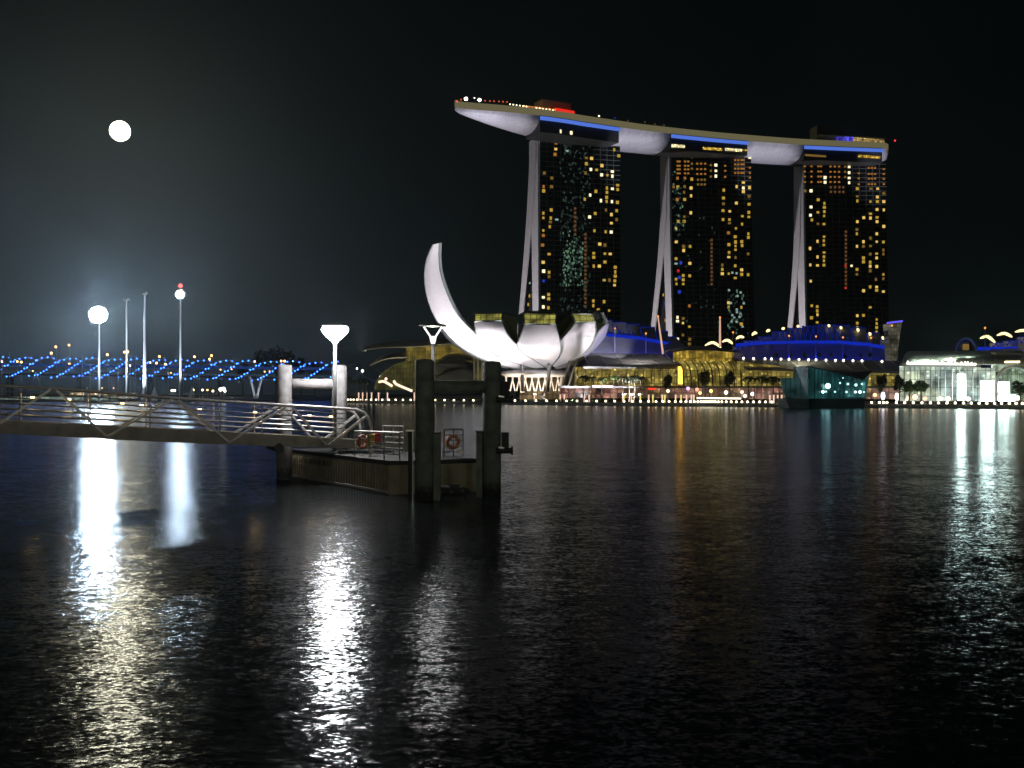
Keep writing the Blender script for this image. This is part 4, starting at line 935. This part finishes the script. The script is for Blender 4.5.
# low hedges
def hedge(a, b_, label, seed):
    q = random.Random(seed); p0, p1 = along(a, -4), along(b_, -4); m1 = M(); n = int((p1 - p0).length * 26)
    for _ in range(n):
        p = p0.lerp(p1, q.random()) + Vector((0, q.uniform(-.7, .7), 1.0 + q.uniform(0, 1.0))); a_ = Vector((q.gauss(0, 1), q.gauss(0, 1), q.gauss(0, 1))).normalized(); bb = a_.orthogonal().normalized()
        m1.quad(p - a_ * .3, p + bb * .22, p + a_ * .3, p - bb * .22)
    m1.build('hedge', leaf_mat, label=label, cat='hedge')
hedge(502, 575, 'low green hedge in front of the museum columns', 1); hedge(584, 612, 'low hedge left of the glowing posts before the mall', 2); hedge(420, 478, 'low hedge seen between the two dark jetty piles', 3)
# ------------------------------------------------------------ left shore: masts, lamps, bridges
flood = em('floodlight_lens', (.70, .85, 1), 640); flood2 = em('floodlight_small_lens', (.70, .85, 1), 420)
def floodmast(px, D, ytop, label, n, m_, rr_, red=False):
    base = G(px, D, 1.0); top = P(px, ytop, D)
    t = thing('floodlight_mast', base, label, 'floodlight mast')
    M().tube([base, top], [.55, .3], 10).build('pole', painted, t)
    M().torus(top + Vector((0, .3, 0)), rr_ * 1.1, .15, (1, 0, 0), (0, 0, 1)).build('head_frame', painted, t)
    for k in range(n):
        ring = 0 if k == 0 else (1 if k < 7 else 2); a = 2 * math.pi * (k - (1 if ring == 1 else 7)) / (6 if ring == 1 else 12) + .2
        c_ = top + Vector((math.cos(a) * ring * rr_ * .55, -.5, math.sin(a) * ring * rr_ * .48))
        M().lathe(c_, [(rr_ * .3, -.02), (rr_ * .3, .02)], 10).v
        d = M(); vs = [c_ + Vector((rr_ * .29 * math.cos(q * math.pi / 5), -.25, rr_ * .29 * math.sin(q * math.pi / 5))) for q in range(10)]
        d.slab(vs, (0, .1, 0)).build('lens', m_, t)
        M().slab([v + Vector((0, .11, 0)) + (v - c_) * .1 for v in vs], (0, .5, 0)).build('lamp_housing', black, t)
    if red: M().ball(top + Vector((0, 0, 3.6)), .75, 8).build('red_beacon', em('red_beacon', (1, .05, .03), 6), t); M().tube([top, top + Vector((0, 0, 3.4))], .15, 6).build('antenna', painted, t)
floodmast(99, 415, 315, 'tall floodlight mast with the brightest blue-white lamp cluster', 19, flood, 2.7)
floodmast(180.5, 415, 294.5, 'tall floodlight mast with a red beacon above its lamps', 7, flood2, 2.0, True)
def plainmast(px, D, ytop, r0, r1, label, cross=False):
    base = G(px, D, 1.0); top = P(px, ytop, D); t = thing('tall_mast', base, label, 'mast')
    M().tube([base, top], [r0, r1], 10).build('pole', painted, t)
    M().box(top, (2.6 if cross else 1.8, .4, .5)).build('cross_arm', painted, t)
    M().box(top + Vector((.8, -.3, .4)), (.6, .6, .6)).build('fitting', painted, t)
plainmast(126.5, 415, 300, .42, .28, 'tall unlit mast with a short cross arm, between the two floodlight masts', True)
plainmast(144.8, 412, 294, .95, .3, 'thick white tapering mast, brightest pole between the two floodlight masts')
for px, y0, cv in ((2, 362, 0), (9.5, 353, 0), (40, 371, 0), (82, 355, 0), (90, 367, 0), (109, 368, 1), (118, 366, 1), (130, 366, 0), (135.5, 357, 0), (141, 365, 1), (154.5, 363, 1), (168, 363, 1), (183, 370, 0), (199.5, 359.5, 1), (209, 388, 0)):
    if y0 > 380: continue
    base = G(px, 455, 1.0); top = P(px, y0, 455)
    t = thing('shore_pole', base, 'thin silver %s on the platform behind the footbridge' % ('pole with a curved top' if cv else 'straight pole'), 'pole', 'silver %s poles on the platform' % ('curved' if cv else 'straight'))
    M().tube([base, top] if not cv else [base, top - Vector((0, 0, 1)), top + Vector((-.5, 0, -.2)), top + Vector((-1.8, 0, .3))], .2, 7).build('pole', painted, t)
    if px in (154.5, 2, 130): M().ball(top + Vector((-1.9 if cv else 0, 0, .2)), .45, 8).build('lamp_head', em('pole_lamp', (1, .8, .6), 3), t)
    else: M().box(top + Vector((-1.9 if cv else 0, 0, .3)), (.8, .3, .2)).build('lamp_head', painted, t)
for px in (87, 144, 154.5, 192): # white tents at the mast feet
    b_ = G(px, 440, 1.0)
    M().lathe(b_, [(1.5, 0), (1.5, 2.6), (.9, 4.2), (.1, 6.2)], 6).build('tent', mat('tent_white', (.8, .8, .78), .7), label='small pointed white tent at the foot of the tall masts', cat='tent', group='white tents on the platform')
lamp('POINT', 'platform_light', G(110, 405, 10), 4e3, (.75, .88, 1), radius=1)
for px, tx in ((108, 99), (136, 144), (132, 126.5), (172, 180)): lamp('SPOT', 'mast_fill', G(px, 405, 2), 9e4, (.8, .9, 1), P(tx, 345, 415), 60, .6, 1)  # added spots that brighten the mast poles

# double-helix footbridge with blue lights
hb = thing('helix_footbridge', G(130, 600, 0), 'long footbridge wrapped in two spirals of small blue lights across the left bay', 'bridge')
def hpos(px, strand_y): return None
blue = em('helix_blue', (.028, .16, 1), 10)
def yc(px): return 366.5 + px * .016
dots = []; tubes = []
start = -60
s0 = start
while s0 < 345:
    pts = []
    for k in range(15):
        th = -math.pi / 2 + math.pi * k / 14 * 1.0
        px = s0 + 41 * k / 14; D = 606 - 7 * math.cos(th); p = P(px, yc(px) - 9.5 * math.sin(th) + .8 * math.sin(px), D)
        pts.append(p)
        if k in (0, 2, 3, 4, 5, 6, 7, 8, 9, 10, 12, 14) and -6 < px < 338: dots.append(p)
    back = [P(s0 + 41 + 41 * k / 14, yc(s0 + 41) - 9.5 * math.cos(math.pi * k / 14), 606 + 7 * math.sin(math.pi * k / 14)) for k in range(15)]
    if -6 < s0 + 48 < 338: dots += [P(s0 + 47, yc(s0) - 8.2, 610)]
    if -6 < s0 + 53 < 338: dots += [P(s0 + 53, yc(s0) - 6.0, 612)]
    tubes.append(pts); tubes.append(back); s0 += 22.3
hm = M()
for pts in tubes: hm.tube(pts, .16, 5)
hm.build('helix_tubes', steel, hb)
dots.sort(key=lambda p: p.y)
for i, p in enumerate(dots[:98]): M().ball(p + Vector((0, -.3, 0)), .44, 6).build('blue_lamp', blue, hb)
r = M()
for p in dots[98:]: r.ball(p + Vector((0, -.3, 0)), .44, 6)
r.build('blue_lamps', blue, hb, kind='stuff')
M().bar(P(-80, 371, 606), P(345, 377, 606), 5, .8).build('deck', dark_concrete, hb)
M().bar(P(-80, 363.5, 603), P(345, 369.0, 603), .3, 1.6).build('glowing_fascia', em('fascia_glow', (.03, .09, .42), .28), hb)  # blue lamplight on the deck side put in as emission
M().bar(P(-80, 371, 602.5), P(345, 376.5, 602.5), .3, 1.3).build('handrail_band', em('handrail_glow', (.10, .15, .20), .22), hb)  # light on the grey handrail band put in as emission
for px in (28, 140, 256):
    for s in (-6, 6): M().tube([G(px, 604, -1), P(px + s, 377, 604)], [.9, .6], 8).build('pier', concrete, hb)
lamp('SPOT', 'pier_light', P(256, 396, 590), 9000, (.8, .85, .9), P(256, 380, 604), 80, .8, .5)
# road bridge behind, with sodium street lamps
rb_ = thing('road_bridge', G(100, 780, 0), 'dark road bridge carrying orange street lamps behind the spiral footbridge', 'bridge')
M().bar(P(-120, 372, 780), P(350, 378, 760), 14, 2).build('deck', dark_concrete, rb_)
for px in range(-60, 350, 70): M().box(G(px, 775, 8), (1.6, 8, 18)).build('pier', dark_concrete, rb_)
so_m = em('sodium_lamp', (1, .42, .13), 9)
sod = [(3.5, 365), (56.5, 346.7), (69.7, 345), (52, 353), (70, 364), (108, 354.5), (125, 352), (128.5, 351.7), (160, 356.5), (157, 363), (166, 364), (195, 356.7), (212, 355.5), (210, 359), (255, 361.5), (281.5, 361), (285, 361), (18, 361.5), (22, 362), (232, 369), (221, 369.5), (171.5, 373), (168.5, 373), (33.5, 371), (265, 371.5), (270, 371)]
pr_ = None
for px, py in sod:
    b_ = P(px, 373, 770); top = P(px, py, 768)
    t = thing('street_lamp', b_, 'orange street lamp on the road bridge behind the blue spirals', 'street lamp', 'orange street lamps on the road bridge')
    M().tube([b_, top], .14, 5).build('pole', painted, t)
    M().box(top + Vector((0, -.5, 0)), (1.2, 1.0, .3)).build('lamp_hood', painted, t)
    M().ball(top + Vector((0, -1.2, -.1)), .8 if py < 368 else .5, 8).build('bulb', so_m, t)
# quay lights under the bridge
for px, py, s, cc in ((172, 390.5, 1.1, (1, .85, .6)), (174.5, 390.5, 1.1, (1, .9, .7)), (193, 390, 1.2, (1, .85, .55)), (202.5, 390, 1.0, (1, .95, .8)), (207.5, 390, .8, (1, .6, .2)), (213, 391, 1.1, (1, .7, .35)), (220.5, 389.5, 1.8, (1, .95, .75)), (223.5, 389, 2.0, (1, 1, .85)), (225, 391, 1.2, (1, .95, .8)), (102, 388, .6, (1, .4, .15)), (113.5, 388, .6, (1, .4, .15)), (357, 368.5, .8, (.9, .95, 1)), (362.5, 371, 1.2, (1, 1, 1)), (380, 376.5, .7, (1, .85, .8))):
    D = 640 if px < 300 else 600; p = P(px, py, D)
    t = thing('quay_light', Vector((p.x, p.y, max(0.5, p.z - 4))), 'warm quay lamp low under the far bridges' if px < 300 else 'small cold white lamp left of the curved theatre roofs', 'lamp', 'quay lamps under the bridges' if px < 300 else 'white lamps left of the theatre')
    M().ball(p, s * .62, 8).build('bulb', em('quay_%d' % int(px), cc, 7), t)
    M().tube([(p.x, p.y + .3, 0.5), (p.x, p.y + .3, p.z)], .12, 5).build('pole', painted, t)
M().slab([G(150, 650, 0), G(270, 650, 0), G(340, 640, 0), G(340, 700, 0), G(150, 720, 0)], (0, 0, 2.2)).build('quay_ground', dark_concrete, kind='structure', label='dark low quay under the bridges')
# warm promenade line seen through the railings: lit edge of the platform
pe = thing('platform_edge_lights', G(60, 515, 1), 'pale lit edge wall of the floating platform seen through the bridge railings', 'lit edge')
M().slab([P(-20, 396.5, 505), P(118, 397.5, 504), P(118, 400.5, 504), P(-20, 400, 505)], (0, .5, 0)).build('lit_edge', litglass('pale_green_edge', (.40, .55, .45), .6, 3, 3, .5, 1.5), pe)
M().slab([P(70, 392.5, 512), P(136, 393.0, 511), P(136, 395.5, 511), P(70, 395.0, 512)], (0, .5, 0)).build('lamp_row', litglass('warm_lamp_row', (1, .75, .45), .8, 1.6, 2, .1, 3), pe)
# dark trees and faint arch at the back
for i, (px, y0, wd) in enumerate(((262, 349, 20), (276, 346, 20), (288, 350, 18), (243, 362, 16), (301, 356, 16), (315, 360, 16))):
    q = random.Random(90 + i); c_ = P(px, y0 + 10, 900); t = thing('dark_tree', G(px, 900, 2), 'dark tree silhouette beyond the bridges, left of the back jetty piles', 'tree', 'dark trees beyond the bridges')
    m1 = M(); crown(m1, c_, wd / 2000 * 900, 10, 700, 1.3, q); m1.build('crown', leaf_dark, t)
    M().tube([G(px, 900, 2), c_], [.8, .3], 6).build('trunk', bark, t)
aw = thing('arched_conservatory', G(258, 960, 2), 'faint grey arched frame beyond the bridges left of the dark trees', 'arch')
M().tube([P(258 + 8 * math.cos(math.pi * (1 - k / 10)), 362 - 10 * math.sin(math.pi * k / 10), 950) for k in range(11)], .6, 6).build('arch', mat('pale_frame', (.5, .55, .5), .6), aw)

# ------------------------------------------------------------ jetty: piles
def pile(px, D, ztop, label, r=.40, m=pile_pale):
    b_ = G(px, D, -1.5)
    prof = [(r, 0), (r, ztop + 1.5 - .14), (r * .96, ztop + 1.5 - .05), (r * .82, ztop + 1.5), (.02, ztop + 1.54)]
    return M().lathe(b_, prof, 28).build('jetty_pile', m, smooth=True, label=label, cat='pile')
FL = G(424.5, 42.0, 0); FR = G(491.8, 43.4, 0); BLp = G(284.3, 52.0, 0); BR = G(339.5, 52.9, 0)
pile(424.5, 42.0, 5.9, 'front left round concrete jetty pile, dark, the tallest in the picture', m=pile_shaded)
pile(491.8, 43.4, 5.86, 'front right round concrete jetty pile carrying two fender brackets', m=pile_shaded)
pile(284.3, 52.0, 5.95, 'back left pale concrete jetty pile rising behind the gangway')
pile(339.5, 52.9, 5.95, 'back right pale concrete jetty pile beside the glowing lamp post')
def beam(a, b_, z, r, label, m):
    a = Vector(a); b_ = Vector(b_); d = (b_ - a).normalized()
    a = a + d * .38; b_ = b_ - d * .38
    return M().tube([(a.x, a.y, z), (b_.x, b_.y, z)], r, 16).build('cross_beam', m, smooth=True, label=label, cat='beam')
beam(FL, FR, 4.77, .27, 'dark round beam joining the two front piles', dark_concrete)
beam(BLp, BR, 4.98, .27, 'pale round beam joining the two back piles', mat('pale_beam', (.26, .26, .265), .85, var=.25, scale=2.5, bump=.4))
# guide frames at water level round the front piles
def guide(c_, dx, label):
    t = thing('pile_guide', Vector((c_.x, c_.y, 0)), label, 'pile guide')
    M().box(c_ + Vector((dx, .15, 1.1)), (.26, .7, 3.4)).build('guide_plate', dark_concrete, t)
    M().box(c_ + Vector((dx, .15, 2.82)), (.30, .74, .06)).build('guide_cap', black, t)
guide(FL, .52, 'upright dark guide plate on the right side of the front left pile')
guide(FR, -.54, 'upright dark guide plate on the left side of the front right pile')
t = thing('guide_post', G(410.5, 42.6, 0), 'thin dark steel post close to the left of the front left pile', 'post')
M().box(G(410.2, 42.6, .9), (.16, .2, 3.9)).build('post', black, t)
M().box(G(410.2, 42.6, 2.9), (.34, .3, .06)).build('post_cap', steel, t)
M().tube([G(412.8, 41.9, -.4), G(412.8, 41.9, 2.9)], .028, 6).build('edge_pipe', mat('bright_pipe', (.7, .8, .75), .25, .6), t)
t = thing('guide_post', G(280.5, 53.6, 0), 'dark square post at the far left corner of the pontoon, under the gangway', 'post')
M().box(G(281.5, 53.2, .8), (.38, .4, 3.0)).build('post', black, t)
M().tube([G(276.6, 53.0, -.4), G(276.6, 53.0, 2.2)], .04, 6).build('edge_pipe', _m['bright_pipe'], t)
# fender brackets on the front right pile
for z, nm in ((4.55, 'upper'), (2.35, 'lower')):
    c_ = FR + Vector((.42, -.12, z)); t = thing('fender_bracket', c_, nm + ' dark fender bracket with roller on the front right pile', 'fender')
    M().box(c_ + Vector((.16, 0, .12)), (.32, .3, .66)).build('bracket_plate', black, t)
    M().tube([c_ + Vector((-.22, -.25, -.33)), c_ + Vector((.42, -.25, -.33))], .13, 12).build('roller', black, t)
    M().tube([c_ + Vector((.42, -.25, -.33)), c_ + Vector((.5, -.25, -.33))], .19, 12).build('roller_cap', black, t)
    M().bar(c_ + Vector((-.12, -.3, -.18)), c_ + Vector((.12, -.3, -.22)), .07).build('hook', steel, t)

# ------------------------------------------------------------ pontoon
A_ = G(286, 54, 0); B_ = G(389, 44.1, 0); C_ = G(480, 45.6, 0); E_ = A_ + (C_ - B_) * 1.05
pon = thing('pontoon', (A_ + C_) / 2, 'low floating pontoon with a weathered tan side carrying worn lettering', 'pontoon')
side_m = mat('weathered_side', (.30, .27, .17), .75, var=.35, scale=1.2, bump=.5)
quadp = [A_, B_, C_, E_]
cen = (A_ + B_ + C_ + E_) / 4
inset = lambda p, k: cen + (p - cen) * k
M().slab([inset(p, .985) - Vector((0, 0, .8)) for p in quadp], (0, 0, 2.1)).build('hull', side_m, pon)
M().slab([inset(p, .986) + Vector((0,0,1.302)) for p in quadp], (0, 0, .19)).build('rubbing_strip', black, pon)
M().slab([inset(Vector((p.x, p.y, 1.494)), .97) for p in quadp], (0, 0, .035)).build('deck', mat('deck_plate', (.42, .42, .42), .4, .2, var=.2, scale=3), pon)
ab = (B_ - A_).normalized(); nrm = Vector((ab.y, -ab.x, 0)).normalized()
if nrm.y > 0: nrm = -nrm
k = M(); Lab = (B_ - A_).length
for i in range(41):                                          # ribs of the cladding
    p = A_.lerp(B_, (i + .5) / 41) ; p = inset(p, .985) + nrm * .02
    k.box(p + Vector((0, 0, .62)), (.05, .03, 1.15), ab, nrm)
k.build('side_ribs', side_m, pon)
M().bar(inset(A_, .985) + nrm * .06 + Vector((0, 0, .12)), inset(B_, .985) + nrm * .06 + Vector((0, 0, .12)), .08).build('waterline_rail', painted, pon)
# worn dark lettering, no longer readable, at the left end of the side
tx = M(); q = random.Random(4); s = .45
for wl_ in (2, 6, 7, 2, 2, 3):
    for c0 in range(wl_):
        p = inset(A_ + ab * (s + .14), .985) + nrm * .055 + Vector((0, 0, 1.0))
        tx.box(p + Vector((0, 0, 0)), (.035, .02, .24), ab, nrm)
        tx.box(p + ab * .10, (.03, .02, .24), ab, nrm) if q.random() < .6 else None
        tx.box(p + ab * .05 + Vector((0, 0, q.choice((-.1, 0, .1)))), (.11, .02, .035), ab, nrm)
        s += .215
    s += .16
tx.build('worn_lettering', mat('worn_paint', (.05, .045, .03), .8), pon)
M().box((B_ + C_) / 2 + Vector((.35, -.35, .28)), (1.5, .5, .25)).build('rubber_log', black, pon)
M().tube([(B_ + C_) / 2 + Vector((-.1, -.75, .42)), (B_ + C_) / 2 + Vector((1.3, -.4, .3))], .05, 8).build('hose', painted, pon)
for dx in (.0, .7, 1.15): M().torus((B_ + C_) / 2 + Vector((dx + .1, -.62, .18)), .14, .06, (1, 0, 0), (0, 0, 1)).build('tyre', black, pon)

# railings on the pontoon
def rail(a, b_, n, h, label, gap=None, rad=.028):
    t = thing('railing', (a + b_) / 2 , label, 'railing')
    for i in range(n + 1):
        p = a.lerp(b_, i / n); M().tube([p, p + Vector((0, 0, h))], rad * 1.3, 7).build('post', steel, t)
    M().tube([a + Vector((0, 0, h)), b_ + Vector((0, 0, h))], rad * 1.5, 8).build('top_rail', steel, t)
    for j in range(1, 5):
        z = h * j / 5; s_ = a if gap is None else a.lerp(b_, gap)
        M().tube([s_ + Vector((0, 0, z)), b_ + Vector((0, 0, z))], rad, 6).build('bar', steel, t)
Z = 1.53
pA = G(355, 46.6, Z); pB = G(399.5, 44.2, Z)
rail(pA, pB, 3, 1.2, 'steel railing with five bars on the pontoon between gangway end and front left pile', .3)
rail(G(383, 49.5, Z), G(404, 48.6, Z), 2, 1.35, 'taller steel railing on the far side of the pontoon', None, .02)
rail(G(444, 46.0, Z), G(463, 46.2, Z), 2, 1.3, 'short steel railing between the two front piles')
def buoy(px, D, z, label, c1, ry=0):
    t = thing('life_buoy', G(px, D, z), label, 'life buoy'); c_ = G(px, D, z); ax = Vector((math.cos(ry), math.sin(ry), 0))
    M().torus(c_, .27, .085, ax, (0, 0, 1), 24, 8).build('ring', c1, t, smooth=True)
    for a in range(4):
        an = math.pi / 4 + a * math.pi / 2; d = ax * math.cos(an) + Vector((0, 0, 1)) * math.sin(an)
        M().torus(c_ + d * .27, .092, .025, d, ax.cross(Vector((0, 0, 1))), 12, 5).build('band', mat('white_band', (.8, .8, .75), .5), t)
orange = mat('life_ring_orange', (.45, .13, .05), .5, var=.1)
buoy(362.5, 46.2, 2.25, 'orange life buoy on the pontoon rail beside the end of the gangway', orange, 1.0)
buoy(453, 45.9, 2.25, 'orange life buoy on the railing between the two front piles', orange, .5)
t = thing('equipment_box', G(372, 47.5, Z), 'small yellow and red safety box behind the pontoon railing', 'box')
M().box(G(371, 47.5, Z + .75), (.35, .3, .5)).build('cabinet', mat('cabinet_yellow', (.6, .45, .04), .5), t); M().box(G(378, 47.4, Z + .85), (.3, .12, .4)).build('red_panel', mat('panel_red', (.5, .04, .03), .5), t)
M().box(G(371, 47.5, Z + .25), (.1, .1, .5)).build('stand', steel, t)
M().box(G(460, 45.9, Z + .28), (.3, .3, .2)).build('winch', mat('winch_grey', (.5, .5, .5), .4, .5), label='small grey winch box at the foot of the short railing', cat='winch')


# ------------------------------------------------------------ gangway
g0 = Vector((-22.2, 43.0, 0)); g1 = Vector((-8.6, 49.4, 0)); gd = (g1 - g0).normalized(); gn = Vector((-gd.y, gd.x, 0))
gw = thing('gangway', g0 + Vector((0, 0, 2)), 'sloping steel gangway with zigzag truss sides leading down to the pontoon', 'gangway')
def gp(px, side=0.0):           # point on the near truss line under image column px
    k = (px - 512) / 1000; s = (k * g0.y - g0.x) / (gd.x - k * gd.y); return g0 + gd * s + gn * side
Ltot = (g1 - g0).length
def ybot(px): return 433.5 + (px / 275.0) * 13.0
def yat(px, tab):
    for (x0, y0), (x1, y1) in zip(tab, tab[1:]):
        if px <= x1: return y0 + (y1 - y0) * (px - x0) / (x1 - x0)
    return tab[-1][1]
def zz(px, y): p = gp(px); return CAM_H + (HZ - y) / 1000 * p.y
TT = [(-140, 380), (0, 385.5), (80, 390), (150, 396.5), (220, 401.5), (310, 406.5), (350, 409)]
BT = [(-140, 412), (0, 420.5), (150, 428), (310, 436.5), (372, 441)]
BB = [(-140, 424), (0, 433.5), (150, 441.5), (275, 446.5), (372, 449)]
def pt(px, tab, side=0.0, dz=0.0):
    p = gp(px); z = zz(px, yat(px, tab)); q = p + gn * side; return Vector((q.x, q.y, z + dz))
xs = [-140, -70, 0, 50, 100, 150, 200, 250, 300, 345]
gs = mat('gangway_steel', (.36, .36, .35), .4, .6, var=.2, scale=6)
gsd = mat('gangway_beam', (.26, .25, .21), .55, .3, var=.25, scale=2, bump=.2)
for side in (0.0, 1.9):
    b_ = M(); pb = [pt(x, BT, side) for x in xs + [368]]; pb2 = [pt(x, BB, side) for x in xs + [368]]
    for i in range(len(pb) - 1):
        b_.slab([pb[i], pb[i + 1], pb2[i + 1], pb2[i]], gn * .16)
    b_.build('bottom_beam', gsd, gw)
    top = [pt(x, TT, side) for x in xs]
    end = [pt(356, TT, side, -.02), pt(364, TT, side, -.18), pt(369, TT, side, -.5), pt(371.5, TT, side, -.95), pt(371, TT, side, -1.35)]
    M().tube(top + end, .075, 8).build('top_rail', gs, gw, smooth=True)
    for j in range(1, 6):
        f = j / 6; M().tube([pt(x, TT, side).lerp(pt(x, BT, side), f) for x in xs], .036, 6).build('side_bar', gs, gw)
    sh = 0
    nodes_t = [-65, 53.5, 175, 289, 370]; nodes_b = [-128, -10, 107, 229, 326]
    d = []
    for i in range(4):
        d.append((nodes_b[i], nodes_t[i] - 3)); d.append((nodes_b[i + 1], nodes_t[i] + 3))
    d.append((nodes_b[4] + 2, 366))
    for a, c0 in d:
        p0 = pt(a, BB, side, .12); p1 = pt(min(c0, 372), TT, side, -.06 if c0 < 360 else -.35)
        M().bar(p0 - gn * .06, p1 - gn * .06, .19, .1).build('truss_diagonal', gs, gw)
    for x in (-50, 20, 90, 150, 220, 262):
        M().tube([pt(x, TT, side), pt(x, BT, side)], .03, 6).build('stanchion', gs, gw)
fl = M(); a = [pt(x, BT, .16, -.12) for x in xs + [368]]; c_ = [pt(x, BT, 1.9, -.12) for x in xs + [368]]
for i in range(len(a) - 1): fl.slab([a[i], a[i + 1], c_[i + 1], c_[i]], (0, 0, -.06))
fl.build('walkway', mat('walkway_plate', (.4, .38, .34), .5, .2, var=.2, scale=3), gw)
e0 = pt(368, BT, 0, -.14); e1 = pt(368, BT, 1.9, -.14)
M().slab([e0, e1, e1 + gd * 1.6 + Vector((0, 0, -.3)), e0 + gd * 1.6 + Vector((0, 0, -.3))], (0, 0, -.05)).build('landing_flap', steel, gw)
M().tube([pt(279, BB, -.05, -.05), pt(279, BB, 2.0, -.05)], .22, 10).build('support_roller', black, gw)
# small warm courtesy lamps inside the gangway (they gild the far truss)
wl3 = em('gangway_lamp', (1, .62, .22), 9)
for x in (-30, 32, 70, 125, 145, 205, 262, 318, 340):
    p = pt(x, TT, 1.72, -.45); M().box(p, (.16, .08, .08), gd, gn).build('courtesy_lamp', wl3, gw)
    lamp('POINT', 'gangway_light', p - gn * .2, 7, (1, .68, .3), radius=.05)

# ------------------------------------------------------------ jetty lamps
def jlamp(px, D, ybase, yhead, label, lit):
    b_ = G(px, D, Z); zh = CAM_H + (HZ - yhead) / 1000 * D; t = thing('jetty_lamp', b_, label, 'lamp post'); hd = Vector((b_.x, b_.y, zh))
    M().tube([b_, hd - Vector((0, 0, .3))], .085, 12).build('pole', mat('lamp_pole', (.16, .17, .17), .5, .2), t, smooth=True)
    M().lathe(b_, [(.18, 0), (.18, .04), (.12, .1)], 12).build('foot', painted, t)
    M().lathe(hd + Vector((0, 0, .42)), [(.1, 0), (.62, .04), (.64, .08), (.3, .16), (.02, .18)], 24).build('reflector_disc', painted if lit else dark_concrete, t, smooth=True)
    if lit:
        M().lathe(hd, [(.1, -.34), (.16, -.24), (.42, -.02), (.62, .2), (.66, .33), (.5, .48), (.2, .56), (.02, .57)], 24).build('glowing_bowl', em('bowl_light', (1, .95, .95), 230), t, smooth=True)
    else:
        M().lathe(hd, [(.09, -.36), (.16, -.1), (.16, -.04), (.02, .0)], 16).build('lamp_cup', em('cup_light', (1, .93, .9), 1.6), t, smooth=True)
        for s in (-1, 1): M().tube([hd + Vector((s * .1, 0, -.06)), hd + Vector((s * .42, -.05, .42))], .035, 8).build('lit_arm', em('arm_light', (1, .9, .88), 2.5), t)
    return hd
h1 = jlamp(335, 49.5, 0, 336, 'jetty lamp post with a glowing white bowl beside the back right pile', True)
h2 = jlamp(433, 46.5, 0, 336, 'jetty lamp post with a dark disc and two lit arms, behind the front left pile', False)
lamp('POINT', 'lamp_glow', h2 + Vector((0, -.1, .2)), 130, (1, .93, .9), radius=.15)
# ------------------------------------------------------------ night haze round the lamps
hm_ = bpy.data.materials.new('night_haze'); hm_.use_nodes = True; t = hm_.node_tree; t.nodes.clear()
o_ = t.nodes.new('ShaderNodeOutputMaterial'); v_ = t.nodes.new('ShaderNodeVolumePrincipled')
v_.inputs['Color'].default_value = (.72, .88, 1, 1); v_.inputs['Density'].default_value = .0001; v_.inputs['Anisotropy'].default_value = .86
t.links.new(v_.outputs[0], o_.inputs['Volume'])
M().box((0, 1500, 118), (5000, 3200, 240)).build('haze', hm_, kind='stuff')
